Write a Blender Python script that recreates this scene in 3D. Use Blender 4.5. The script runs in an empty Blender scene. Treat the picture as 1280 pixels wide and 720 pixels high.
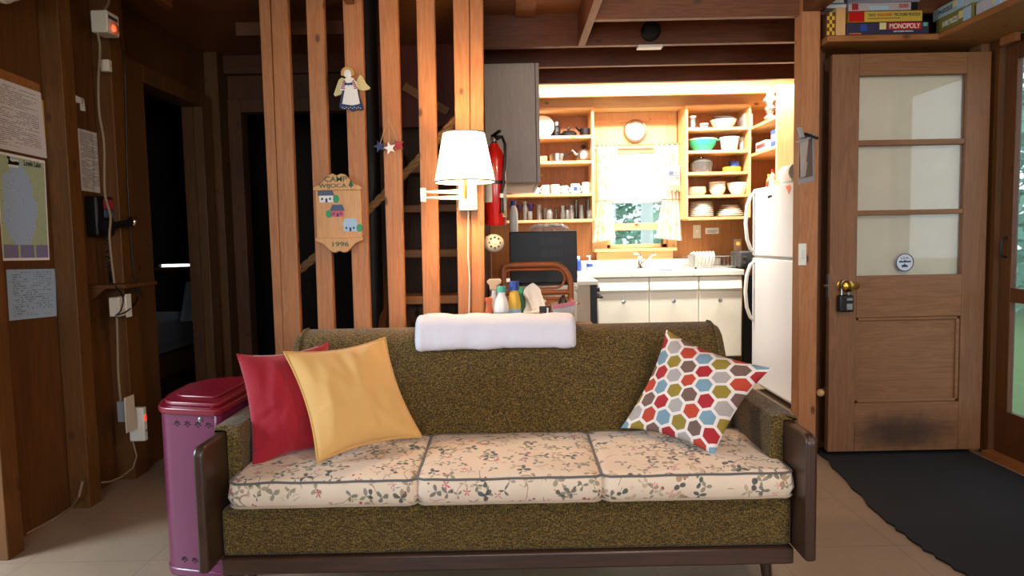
import bpy, bmesh, math, random
from mathutils import Vector, Matrix, noise as mnoise
random.seed(7)
S = bpy.context.scene
COL = S.collection
R = math.radians
# ---------------------------------------------------------------- camera
F, CH = 853.0, 1.16
PIT, ROL = R(4.1), R(1.15)
CAM = Vector((0, 0, CH))
FW = Vector((0, math.cos(PIT), -math.sin(PIT)))
R0 = Vector((1, 0, 0)); U0 = Vector((0, math.sin(PIT), math.cos(PIT)))
RT = R0 * math.cos(ROL) - U0 * math.sin(ROL)
UP = U0 * math.cos(ROL) + R0 * math.sin(ROL)
cd = bpy.data.cameras.new('camera'); cam = bpy.data.objects.new('camera', cd); COL.objects.link(cam)
cd.sensor_width = 36; cd.lens = F / 1280 * 36; cd.clip_start = 0.05
cam.matrix_world = Matrix(((RT.x, UP.x, -FW.x, 0), (RT.y, UP.y, -FW.y, 0), (RT.z, UP.z, -FW.z, CH), (0, 0, 0, 1)))
cd.dof.use_dof = True; cd.dof.focus_distance = 2.35; cd.dof.aperture_fstop = 6.3
S.camera = cam
# ---------------------------------------------------------------- world, lights, exposure
S.view_settings.view_transform = 'Standard'; S.view_settings.look = 'None'
S.view_settings.gamma = 1; S.view_settings.use_curve_mapping = False
S.view_settings.exposure = 0.55
w = bpy.data.worlds.new('sky'); S.world = w; w.use_nodes = True
wn = w.node_tree.nodes; bg = wn['Background']
bg.inputs[0].default_value = (0.72, 0.86, 1.0, 1); bg.inputs[1].default_value = 2.0

def area(name, loc, to, sx, sy, power, color, spread=180):
    l = bpy.data.lights.new(name, 'AREA'); l.shape = 'RECTANGLE'; l.size = sx; l.size_y = sy
    l.energy = power; l.color = color; l.spread = R(spread)
    o = bpy.data.objects.new(name, l); COL.objects.link(o); o.location = loc
    o.rotation_euler = (Vector(to) - Vector(loc)).to_track_quat('-Z', 'Y').to_euler()
    return o
def point(name, loc, power, color, rad=0.05):
    l = bpy.data.lights.new(name, 'POINT'); l.energy = power; l.color = color; l.shadow_soft_size = rad
    o = bpy.data.objects.new(name, l); COL.objects.link(o); o.location = loc
    return o
# daylight through the two windows behind the camera and the screen door
area('daylight_rear_window', (-0.55, -1.62, 1.45), (-0.45, 2.0, 0.75), 1.5, 1.1, 30, (0.82, 0.90, 1.0))
area('daylight_rear_right_window', (1.5, -1.62, 1.45), (1.6, 2.5, 0.9), 1.1, 1.0, 26, (0.88, 0.93, 1.0))
area('daylight_side_door', (-2.95, 1.72, 1.35), (-1.2, 2.45, 0.1), 0.55, 1.0, 38, (0.74, 0.86, 1.0))
# fluorescent strip hidden up between the kitchen joists, and the ceiling bulb behind the camera
area('kitchen_strip_light', (1.12, 4.958, 2.36), (1.12, 4.965, 0), 2.0, 0.08, 108, (1.0, 0.93, 0.83))
point('room_bulb', (1.15, 0.7, 2.25), 48, (1.0, 0.79, 0.57), 0.12)
point('wall_lamp_bulb', (-0.212, 3.06, 1.54), 16, (1.0, 0.70, 0.42), 0.05)

# ---------------------------------------------------------------- pixel <-> place
def ray(px, py):
    return FW + RT * ((px - 640) / F) + UP * ((360 - py) / F)
def P(px, py, Y):
    d = ray(px, py); return CAM + d * (Y / d.y)
def PX(px, py, X):
    d = ray(px, py); return CAM + d * (X / d.x)
def PZ(px, py, z):
    d = ray(px, py); return CAM + d * ((z - CH) / d.z)

# ---------------------------------------------------------------- materials
def lin(c):
    if isinstance(c, str):
        c = [int(c[i:i + 2], 16) / 255 for i in (1, 3, 5)]
        c = [x / 12.92 if x <= .04045 else ((x + .055) / 1.055) ** 2.4 for x in c]
    return (c[0], c[1], c[2], 1)
class NT:
    def __init__(s, name):
        s.m = bpy.data.materials.new(name); s.m.use_nodes = True
        s.t = s.m.node_tree; s.n = s.t.nodes; s.l = s.t.links
        s.b = s.n['Principled BSDF']; s.out = s.n['Material Output']
    def put(s, sock, v):
        if isinstance(v, bpy.types.NodeSocket): s.l.new(v, sock)
        elif v is not None:
            if sock.type == 'RGBA': v = lin(v)
            elif sock.type == 'VECTOR' and not hasattr(v, '__len__'): v = (v, v, v)
            sock.default_value = v
    def set(s, name, v): s.put(s.b.inputs[name], v)
    def M(s, op, a, b=None, c=None, clamp=False):
        n = s.n.new('ShaderNodeMath'); n.operation = op; n.use_clamp = clamp
        for i, v in enumerate((a, b, c)):
            if v is not None: s.put(n.inputs[i], v)
        return n.outputs[0]
    def V(s, op, a, b=None, sc=None):
        n = s.n.new('ShaderNodeVectorMath'); n.operation = op; s.put(n.inputs[0], a)
        if b is not None: s.put(n.inputs[1], b)
        if sc is not None: s.put(n.inputs['Scale'], sc)
        return n.outputs['Value'] if op in ('LENGTH', 'DOT_PRODUCT', 'DISTANCE') else n.outputs[0]
    def xyz(s, v):
        n = s.n.new('ShaderNodeSeparateXYZ'); s.put(n.inputs[0], v); return n.outputs[0], n.outputs[1], n.outputs[2]
    def com(s, x, y, z=0.0):
        n = s.n.new('ShaderNodeCombineXYZ')
        for i, v in enumerate((x, y, z)): s.put(n.inputs[i], v)
        return n.outputs[0]
    def tc(s, k='Object'):
        for n in s.n:
            if n.type == 'TEX_COORD': return n.outputs[k]
        return s.n.new('ShaderNodeTexCoord').outputs[k]
    def mix(s, f, a, b, mode='MIX'):
        n = s.n.new('ShaderNodeMix'); n.data_type = 'RGBA'; n.blend_type = mode
        s.put(n.inputs[0], f); s.put(n.inputs[6], a); s.put(n.inputs[7], b); return n.outputs[2]
    def noise(s, v, sc=5, det=3, ro=.55, dist=0.0, col=False):
        n = s.n.new('ShaderNodeTexNoise'); s.put(n.inputs['Vector'], v); n.inputs['Scale'].default_value = sc
        n.inputs['Detail'].default_value = det; n.inputs['Roughness'].default_value = ro; n.inputs['Distortion'].default_value = dist
        return n.outputs['Color' if col else 'Fac']
    def vor(s, v, sc, rnd=1.0, feat='F1'):
        n = s.n.new('ShaderNodeTexVoronoi'); n.feature = feat; s.put(n.inputs['Vector'], v)
        n.inputs['Scale'].default_value = sc; n.inputs['Randomness'].default_value = rnd
        return n
    def ramp(s, f, stops, interp='LINEAR'):
        n = s.n.new('ShaderNodeValToRGB'); s.put(n.inputs[0], f); n.color_ramp.interpolation = interp
        e = n.color_ramp.elements
        while len(e) < len(stops): e.new(.5)
        for i, (p, c) in enumerate(stops): e[i].position = p; e[i].color = lin(c)
        return n.outputs[0]
    def step(s, v, a, b):
        n = s.n.new('ShaderNodeMapRange'); n.interpolation_type = 'SMOOTHSTEP'
        s.put(n.inputs[0], v); n.inputs[1].default_value = a; n.inputs[2].default_value = b; return n.outputs[0]
    def bump(s, h, st=.3, d=.01):
        n = s.n.new('ShaderNodeBump'); s.put(n.inputs['Height'], h); n.inputs['Strength'].default_value = st
        n.inputs['Distance'].default_value = d; s.l.new(n.outputs[0], s.b.inputs['Normal'])

def plain(name, c, rough=.5, metal=0.0, emit=None, es=0.0, var=.06, coat=0.0, bump=0.0):
    t = NT(name)
    n = t.noise(t.tc(), 14, 2)
    c2 = [x * (1 - var * 2.2) for x in lin(c)[:3]]
    t.set('Base Color', t.mix(n, c, c2)); t.set('Roughness', rough); t.set('Metallic', metal)
    if coat: t.set('Coat Weight', coat)
    if emit: t.set('Emission Color', emit); t.set('Emission Strength', es)
    if bump: t.bump(t.noise(t.tc(), 300, 2), bump, .002)
    return t.m
def wood(name, a, b, axis='Z', rough=.55, scale=1.0, knots=True, dark='#3a1c0a', plank=None, pax='X', coat=0.0):
    t = NT(name); o = t.tc()
    oi = t.n.new('ShaderNodeObjectInfo')
    o = t.V('ADD', o, t.V('SCALE', t.com(3.1, 7.7, 5.3), sc=oi.outputs['Random']))
    st = {'X': (.6, 9, 9), 'Y': (9, .6, 9), 'Z': (9, 9, .6)}[axis]
    x = t.V('MULTIPLY', o, tuple(k * scale for k in st))
    n1 = t.noise(x, 1.6, 4, .6, .6)
    rings = t.M('FRACT', t.M('MULTIPLY', n1, 9.0))
    rings = t.M('ABSOLUTE', t.M('SUBTRACT', rings, .5))
    fine = t.noise(t.V('MULTIPLY', x, (1, 1, 1)), 14, 3, .65)
    f = t.M('ADD', t.M('MULTIPLY', rings, .9), t.M('MULTIPLY', fine, .55), clamp=True)
    c = t.mix(f, a, b)
    if knots:
        kv = t.vor(t.V('MULTIPLY', o, {'X': (4, 7, 7), 'Y': (7, 4, 7), 'Z': (7, 7, 4)}[axis]), 1.2)
        c = t.mix(t.M('MULTIPLY', t.step(kv.outputs['Distance'], .14, .06), .8), c, dark)
    c = t.mix(t.M('MULTIPLY', t.step(t.noise(o, 1.7, 2), .35, .75), .35), c, b)
    if plank:
        q = dict(zip('XYZ', t.xyz(t.tc())))[pax]
        fr = t.M('FRACT', t.M('DIVIDE', q, plank))
        gap = t.step(t.M('ABSOLUTE', t.M('SUBTRACT', fr, .5)), .485, .497)
        c = t.mix(t.M('MULTIPLY', gap, .8), c, dark)
        wn_ = t.n.new('ShaderNodeTexWhiteNoise'); wn_.noise_dimensions = '1D'; t.put(wn_.inputs['W'], t.M('FLOOR', t.M('DIVIDE', q, plank)))
        c = t.mix(t.M('MULTIPLY', wn_.outputs[0], .4), c, b)
    t.set('Base Color', c); t.set('Roughness', rough)
    if coat: t.set('Coat Weight', coat); t.set('Coat Roughness', .3)
    t.bump(fine, .12, .002)
    return t.m
def glassy(name, tint=(.95, .98, .97), white=.06, rough=.03, ior=1.5):
    t = NT(name); t.n.remove(t.b)
    tr = t.n.new('ShaderNodeBsdfTransparent'); tr.inputs[0].default_value = (*tint, 1)
    gl = t.n.new('ShaderNodeBsdfGlossy'); gl.inputs['Roughness'].default_value = rough
    df = t.n.new('ShaderNodeBsdfDiffuse'); df.inputs[0].default_value = (.9, .92, .92, 1)
    fr = t.n.new('ShaderNodeFresnel'); fr.inputs[0].default_value = ior
    m1 = t.n.new('ShaderNodeMixShader'); m1.inputs[0].default_value = white
    t.l.new(tr.outputs[0], m1.inputs[1]); t.l.new(df.outputs[0], m1.inputs[2])
    m2 = t.n.new('ShaderNodeMixShader'); t.l.new(fr.outputs[0], m2.inputs[0])
    t.l.new(m1.outputs[0], m2.inputs[1]); t.l.new(gl.outputs[0], m2.inputs[2])
    t.l.new(m2.outputs[0], t.out.inputs[0])
    return t.m
def cloth(name, c, c2=None, sc=260, rough=.9, bump=.35, sheen=.2):
    t = NT(name); o = t.tc()
    n = t.noise(o, sc, 2); big = t.noise(o, 5, 2)
    c2 = c2 or [x * .72 for x in lin(c)[:3]]
    t.set('Base Color', t.mix(t.M('ADD', t.M('MULTIPLY', n, .7), t.M('MULTIPLY', big, .2)), c, c2))
    t.set('Roughness', rough); t.set('Sheen Weight', sheen); t.bump(n, bump, .002)
    return t.m
def tweed(name):
    t = NT(name); o = t.tc()
    sx = t.V('MULTIPLY', o, (1, 1, .55))
    n = t.noise(sx, 270, 2, .7); n2 = t.noise(t.V('MULTIPLY', o, (.45, .45, 1.4)), 190, 2, .7); big = t.noise(o, 6, 3)
    f = t.M('ADD', t.M('MULTIPLY', n, .6), t.M('MULTIPLY', n2, .4))
    c = t.ramp(f, [(.38, '#1d1507'), (.48, '#453410'), (.57, '#7a6126'), (.69, '#a5873e')])
    c = t.mix(t.M('MULTIPLY', big, .35), c, '#3c3012')
    t.set('Base Color', c); t.set('Roughness', .95); t.set('Sheen Weight', .1); t.bump(f, .6, .004)
    return t.m
def floral(name):
    t = NT(name); uv = t.tc('UV')
    wob = t.V('SCALE', t.V('SUBTRACT', t.noise(uv, 22, 2, col=True), (.5, .5, .5)), sc=.018)
    u = t.V('ADD', uv, wob)
    base = t.mix(t.noise(uv, 9, 2), '#ead9c2', '#dcc6aa')
    def layer(c, cols, cell, rad, petals, off, thr, soft=.10, hole=0.0):
        q = t.V('ADD', u, off)
        v = t.vor(t.V('MULTIPLY', q, (1, 1, 0)), 1 / cell, .9)
        d = t.V('SUBTRACT', t.V('MULTIPLY', q, (1, 1, 0)), v.outputs['Position'])
        x, y, _ = t.xyz(d); cr, cg, cb = t.xyz(v.outputs['Color'])
        r = t.V('LENGTH', d)
        th = t.M('ADD', t.M('ARCTAN2', y, x), t.M('MULTIPLY', cr, 6.283))
        if petals:
            pet = t.M('POWER', t.M('ABSOLUTE', t.M('COSINE', t.M('MULTIPLY', th, petals / 2))), 1.6)
            lim = t.M('MULTIPLY', pet, rad)
        else: lim = rad
        m = t.step(t.M('DIVIDE', r, t.M('MAXIMUM', lim, .0005)), 1.0 + soft, 1.0 - soft)
        m = t.M('MULTIPLY', m, t.M('GREATER_THAN', cg, thr))
        cc = t.mix(cb, cols[0], cols[1])
        return t.mix(t.M('MULTIPLY', m, .92), c, cc)
    st = t.M('ABSOLUTE', t.M('SUBTRACT', t.noise(t.V('ADD', uv, (3.3, 1.7, 0)), 9, 1), .5))
    msk = t.step(t.noise(t.V('ADD', uv, (9, 2, 0)), 13, 1), .5, .55)
    c = t.mix(t.M('MULTIPLY', t.step(st, .011, .006), t.M('MULTIPLY', msk, .8)), base, '#a07a62')
    c = layer(c, ('#c3ad90', '#9a8f77'), .055, .022, 3, (0.31, .11, 0), .2)
    c = layer(c, ('#8b8a76', '#6a7064'), .060, .024, 3, (1.37, .63, 0), .25)
    c = layer(c, ('#3f4a48', '#6a6a58'), .066, .024, 3, (2.11, 1.9, 0), .3)
    c = layer(c, ('#a98b6a', '#7d6f5a'), .072, .022, 2, (5.2, 3.3, 0), .35)
    c = layer(c, ('#39464a', '#4c5a50'), .070, .020, 2, (6.1, 7.3, 0), .4)
    c = layer(c, ('#c4505a', '#d98080'), .062, .014, 5, (4.2, .77, 0), .42)
    c = layer(c, ('#d8a09a', '#c77a6e'), .080, .018, 4, (3.7, 8.1, 0), .35)
    c = layer(c, ('#b8343f', '#8f2a35'), .030, .0052, 0, (7.7, 2.3, 0), .66)
    t.set('Base Color', c); t.set('Roughness', .85); t.set('Sheen Weight', .15)
    t.bump(t.noise(uv, 60, 3), .15, .004)
    return t.m
def hexes(name, size):
    t = NT(name); uv = t.tc('UV')
    p = t.V('SCALE', t.V('MULTIPLY', uv, (1, 1, 0)), sc=1 / size)
    p = t.V('ADD', p, (50, 52 * math.sqrt(3) / 2, 0))
    s3 = math.sqrt(3); sv = (1, s3, 1); hs = (.5, s3 / 2, 0)
    def cell(q):
        return t.V('SUBTRACT', t.V('MODULO', q, sv), hs)
    a = t.V('MULTIPLY', cell(p), (1, 1, 0)); b = t.V('MULTIPLY', cell(t.V('SUBTRACT', p, hs)), (1, 1, 0))
    pick = t.M('LESS_THAN', t.V('LENGTH', a), t.V('LENGTH', b))
    g = t.V('ADD', t.V('SCALE', a, sc=pick), t.V('SCALE', b, sc=t.M('SUBTRACT', 1.0, pick)))
    gx, gy, _ = t.xyz(t.V('ABSOLUTE', g))
    hd = t.M('MAXIMUM', gx, t.M('ADD', t.M('MULTIPLY', gx, .5), t.M('MULTIPLY', gy, s3 / 2)))
    cx, cy, _ = t.xyz(t.V('SUBTRACT', p, g))
    row = t.M('ROUND', t.M('DIVIDE', cy, s3 / 2))
    k = t.M('ROUND', t.M('SUBTRACT', cx, t.M('MULTIPLY', row, .5)))
    idx = t.M('MODULO', t.M('ADD', t.M('ADD', k, t.M('MULTIPLY', row, 4.0)), 600.0), 6.0)
    cols = ['#7a6055', '#b3222c', '#b9b3ae', '#c8472b', '#7fa6b8', '#9d8a2e']
    c = t.ramp(t.M('DIVIDE', t.M('ADD', idx, .5), 6.0), [(i / 6, cols[i]) for i in range(6)], 'CONSTANT')
    c = t.mix(t.M('MULTIPLY', t.noise(uv, 150, 3), .35), c, [.05, .04, .04])
    c = t.mix(t.step(hd, .40, .425), c, '#e6dfd8')
    t.set('Base Color', c); t.set('Roughness', .9); t.bump(t.noise(uv, 500, 2), .4, .002)
    return t.m
def printed(name, paper, ink, rows=30, dens=.5, margin=.09, extra=None):
    t = NT(name); uv = t.tc('UV'); x, y, _ = t.xyz(uv)
    rr = t.M('MULTIPLY', y, rows); f = t.M('FRACT', rr)
    line = t.M('MULTIPLY', t.M('GREATER_THAN', f, .35), t.M('LESS_THAN', f, .8))
    wds = t.noise(t.com(t.M('MULTIPLY', x, 26.0), t.M('MULTIPLY', t.M('FLOOR', rr), 7.31)), 1.0, 1)
    m = t.M('MULTIPLY', line, t.M('GREATER_THAN', wds, 1 - dens))
    par = t.noise(t.com(t.M('MULTIPLY', x, 1.2), t.M('MULTIPLY', t.M('FLOOR', rr), .45)), 1.3, 1)
    m = t.M('MULTIPLY', m, t.M('GREATER_THAN', par, .42))
    for q, lo, hi in ((x, margin, 1 - margin), (y, margin * .8, 1 - margin * .6)):
        m = t.M('MULTIPLY', m, t.M('MULTIPLY', t.M('GREATER_THAN', q, lo), t.M('LESS_THAN', q, hi)))
    t.set('Base Color', t.mix(t.M('MULTIPLY', m, .75), paper, ink)); t.set('Roughness', .7)
    return t.m
def mapmat(name):
    t = NT(name); uv = t.tc('UV'); x, y, _ = t.xyz(uv)
    n = t.noise(uv, 5, 5, .6)
    land = t.mix(t.noise(uv, 26, 3), '#9db089', '#b8c4a0')
    d = t.V('LENGTH', t.V('MULTIPLY', t.V('SUBTRACT', uv, (.42, .52, 0)), (1.25, 1.0, 0)))
    wtr = t.step(t.M('ADD', d, t.M('MULTIPLY', t.M('SUBTRACT', n, .5), .5)), .43, .415)
    c = t.mix(wtr, land, '#a4bdd6')
    sp = t.vor(uv, 17); c = t.mix(t.M('MULTIPLY', t.step(sp.outputs['Distance'], .16, .12), .7), c, '#46563c')
    foot = t.M('LESS_THAN', y, .15); c = t.mix(foot, c, t.mix(t.M('GREATER_THAN', t.M('FRACT', t.M('MULTIPLY', x, 3)), .12), '#a9b98a', '#7d7a99'))
    e = t.M('MAXIMUM', t.M('ABSOLUTE', t.M('SUBTRACT', x, .5)), t.M('ABSOLUTE', t.M('SUBTRACT', y, .5)))
    c = t.mix(t.M('GREATER_THAN', e, .475), c, '#ece9e2')
    t.set('Base Color', c); t.set('Roughness', .6)
    return t.m
def curtain_mat(name):
    t = NT(name); uv = t.tc('UV')
    base = '#f2efe4'; c = base
    for off, cell, rad, col, pet in (((.3, .2, 0), .10, .034, '#e6cf6a', 5), ((1.3, .7, 0), .085, .026, '#b9c48a', 3), ((2.2, 4.1, 0), .12, .022, '#d7b23f', 4)):
        q = t.V('MULTIPLY', t.V('ADD', uv, off), (1, 1, 0)); v = t.vor(q, 1 / cell)
        d = t.V('SUBTRACT', q, v.outputs['Position']); x, y, _ = t.xyz(d)
        pt = t.M('MULTIPLY', t.M('POWER', t.M('ABSOLUTE', t.M('COSINE', t.M('MULTIPLY', t.M('ARCTAN2', y, x), pet / 2))), .7), rad)
        c = t.mix(t.M('MULTIPLY', t.M('LESS_THAN', t.V('LENGTH', d), pt), .85), c, col)
    t.set('Base Color', c); t.set('Roughness', .9)
    tl = t.n.new('ShaderNodeBsdfTranslucent'); t.put(tl.inputs[0], c)
    mx = t.n.new('ShaderNodeMixShader'); mx.inputs[0].default_value = .4
    t.l.new(t.b.outputs[0], mx.inputs[1]); t.l.new(tl.outputs[0], mx.inputs[2]); t.l.new(mx.outputs[0], t.out.inputs[0])
    return t.m
def linoleum(name):
    t = NT(name); o = t.tc(); x, y, _ = t.xyz(o)
    c = t.mix(t.noise(o, 2.2, 4), '#a8937a', '#8d7862')
    c = t.mix(t.M('MULTIPLY', t.noise(o, 60, 3), .35), c, '#6e5b48')
    g = t.M('MAXIMUM', *[t.step(t.M('ABSOLUTE', t.M('SUBTRACT', t.M('FRACT', t.M('DIVIDE', q, .46)), .5)), .493, .4985) for q in (x, y)])
    t.set('Base Color', t.mix(t.M('MULTIPLY', g, .45), c, '#4d3f33')); t.set('Roughness', .42)
    t.bump(t.noise(o, 90, 2), .06, .002)
    return t.m
def screenmesh(name):
    t = NT(name); o = t.tc(); t.set('Base Color', '#777c80'); t.set('Roughness', .6)
    tr = t.n.new('ShaderNodeBsdfTransparent'); mx = t.n.new('ShaderNodeMixShader'); mx.inputs[0].default_value = .25
    t.l.new(tr.outputs[0], mx.inputs[1]); t.l.new(t.b.outputs[0], mx.inputs[2]); t.l.new(mx.outputs[0], t.out.inputs[0])
    return t.m

W = dict(
    slat=wood('pine_slat', '#c08353', '#995f34', 'Z'), slatx=wood('pine_board_x', '#bf8753', '#9a6436', 'X'),
    joist=wood('old_joist', '#7a4420', '#4c2509', 'X'), joisty=wood('old_joist_y', '#7a4420', '#4c2509', 'Y'),
    ply=wood('dark_plywood', '#6a3d0c', '#452604', 'Z', scale=.45, knots=False),
    stud=wood('wall_stud', '#714410', '#4b2b07', 'Z'), red=wood('red_panel', '#8a3518', '#5c200c', 'Z', scale=.6, knots=False),
    dim=wood('dim_wood', '#6b3c10', '#432308', 'Z'), dimx=wood('dim_wood_x', '#6b3c10', '#432308', 'X'),
    ceil=wood('ceiling_plywood', '#8d572a', '#6a3a15', 'X', scale=.4, knots=False),
    kit=wood('kitchen_plywood', '#c08348', '#9c5f2c', 'Z', scale=.5, knots=False),
    kx=wood('kitchen_pine_x', '#e2b680', '#cb995c', 'X', scale=.8), kz=wood('kitchen_pine_z', '#e2b680', '#cb995c', 'Z', scale=.8), ky=wood('kitchen_pine_y', '#e2b680', '#cb995c', 'Y', scale=.8),
    kback=wood('kitchen_shelf_back', '#b77840', '#93562a', 'Z', scale=.5, knots=False),
    doorz=wood('door_wood_z', '#8f6240', '#6d4728', 'Z', knots=False), doorx=wood('door_wood_x', '#946640', '#6f4828', 'X', knots=False),
    walnut=wood('couch_wood', '#4a3020', '#281810', 'Z', rough=.38, knots=False, coat=.3), walnutx=wood('couch_wood_x', '#4a3020', '#281810', 'X', rough=.38, knots=False, coat=.3),
    shelf=wood('game_shelf_pine', '#a86d38', '#7f4a1f', 'X'), shelfy=wood('game_shelf_pine_y', '#a86d38', '#7f4a1f', 'Y'),
    rattan=wood('bent_rattan', '#a8622f', '#84471c', 'X', rough=.55, knots=False),
    sign=wood('sign_wood', '#d9a468', '#bd8248', 'Z', rough=.4, knots=False, coat=.3),
    gray=wood('grey_laminate', '#b9aca0', '#a3968a', 'Z', knots=False, scale=1.5), table=wood('table_wood', '#5e3a22', '#43260f', 'X', rough=.4),
)
K = dict(
    white=plain('white_paint', '#e6e3da', .45, var=.03), enamel=plain('white_enamel', '#e9e7dc', .25, var=.02, coat=.4), cream=plain('cream_plastic', '#d9ccb2', .5),
    ivory=plain('cabinet_enamel', '#efecdc', .35, var=.04), fridge=plain('fridge_enamel', '#c6c7ca', .35, var=.02, bump=.06), grey=plain('grey_plastic', '#8b8b8a', .5), dgrey=plain('dark_grey', '#3a3a3b', .5),
    black=plain('black_plastic', '#08080a', .5), blackm=plain('black_metal', '#0c0c0d', .5, .2), steel=plain('brushed_steel', '#b9b9b8', .28, 1.0), chrome=plain('chrome', '#d8d8d6', .12, 1.0),
    brass=plain('brass', '#b98d3e', .25, 1.0), bronze=plain('clock_bronze', '#8a6f55', .35, .6), redp=plain('red_enamel', '#c01a16', .28, coat=.5), red=plain('red_paint', '#a8242a', .5),
    blue=plain('blue_plastic', '#27459c', .4), navy=plain('navy_paint', '#232f57', .55), teal=plain('teal_plastic', '#4fb39a', .4), green=plain('green_plastic', '#2c8f5a', .4), mint=plain('green_colander_plastic', '#35b58e', .4),
    yellow=plain('yellow_plastic', '#e0b53a', .45), orange=plain('orange_plastic', '#d2602b', .45), pink=plain('pink_plastic', '#c46a75', .5), purple=plain('purple_glass', '#3c2f80', .2),
    magenta=plain('magenta_enamel', '#6b2247', .33, var=.05, coat=.4), maglid=plain('magenta_lid', '#7a0a24', .34, var=.05, coat=.25), porc=plain('porcelain', '#efede6', .25, var=.02), cer=plain('cream_ceramic', '#e8dcb8', .3),
    iron=plain('dark_pan', '#26262a', .35, .5), copper=plain('copper_base', '#b8734a', .3, 1.0), paper=plain('white_paper', '#e4e0d6', .8, var=.03), tan=plain('tan_cord', '#b8906a', .8), wcord=plain('white_cord', '#8d7558', .6),
    khaki=plain('cream_wing', '#d8c98a', .6), skin=plain('painted_face', '#e2b89a', .6), hair=plain('blond_raffia', '#c79a5a', .8), dgreen=plain('green_paint', '#1f5a35', .6), lblue=plain('pale_blue_paint', '#a9c3d6', .6), roof=plain('slate_paint', '#4b5570', .6), rose=plain('rose_paint', '#c9566a', .6),
    rope=cloth('twisted_rope', '#b98a55', '#8a5c30', 200), yellowc=cloth('yellow_cotton', '#e3b56c', '#d3a058', 330, bump=.2), redc=cloth('red_slub_cotton', '#ab1228', '#7f0b1a', 240, bump=.5), towel=cloth('white_terry', '#eeecf2', '#cfcfdc', 300, bump=1.0), tissue=plain('tissue', '#ece6de', .9),
    mat=cloth('black_door_mat', '#141415', '#0a0a0b', 160, sheen=0), tweed=tweed('olive_tweed'), floral=floral('floral_cotton'), hexc=hexes('hexagon_print', .067), pipe=cloth('grey_piping', '#6d6a66'), ypipe=cloth('yellow_piping', '#dcaa5c', sc=300), fpipe=cloth('cream_piping', '#b7a58e'),
    glass=glassy('clear_glass', white=.10), pane=glassy('window_pane', (.97, .99, .98), white=.015), tub=glassy('clear_plastic', (.8, .85, .92), white=.45, rough=.15), bag=glassy('thin_plastic_bag', (.9, .85, .82), white=.16, rough=.12), olive=glassy('olive_glass', (.75, .72, .45), white=.08),
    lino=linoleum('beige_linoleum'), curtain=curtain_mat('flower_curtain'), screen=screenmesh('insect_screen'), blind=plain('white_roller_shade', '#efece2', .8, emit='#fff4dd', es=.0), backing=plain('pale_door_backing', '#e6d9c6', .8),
    doc=printed('typed_letter', '#d3cdc9', '#6a6468', 34, .58), doc2=printed('typed_notice', '#c9c2b8', '#3c3836', 40, .62, .06), doc3=printed('blue_form', '#9db4c6', '#4a5a68', 22, .5), map=mapmat('lake_map'), ypaper=plain('yellow_paper', '#d9a93a', .8),
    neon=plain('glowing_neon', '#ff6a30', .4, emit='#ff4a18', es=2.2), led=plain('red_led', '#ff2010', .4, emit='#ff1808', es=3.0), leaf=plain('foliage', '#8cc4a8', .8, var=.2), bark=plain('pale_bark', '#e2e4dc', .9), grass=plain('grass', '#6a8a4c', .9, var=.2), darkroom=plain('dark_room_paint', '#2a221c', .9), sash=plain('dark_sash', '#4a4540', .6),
    stripe=plain('pale_striped_cloth', '#a9b4b8', .9), shadem=None)
t = NT('glowing_lampshade'); t.set('Base Color', '#f6e6cf'); t.set('Emission Color', '#ffd9ae'); t.set('Emission Strength', 5.0); t.set('Roughness', .9); K['shadem'] = t.m

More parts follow.
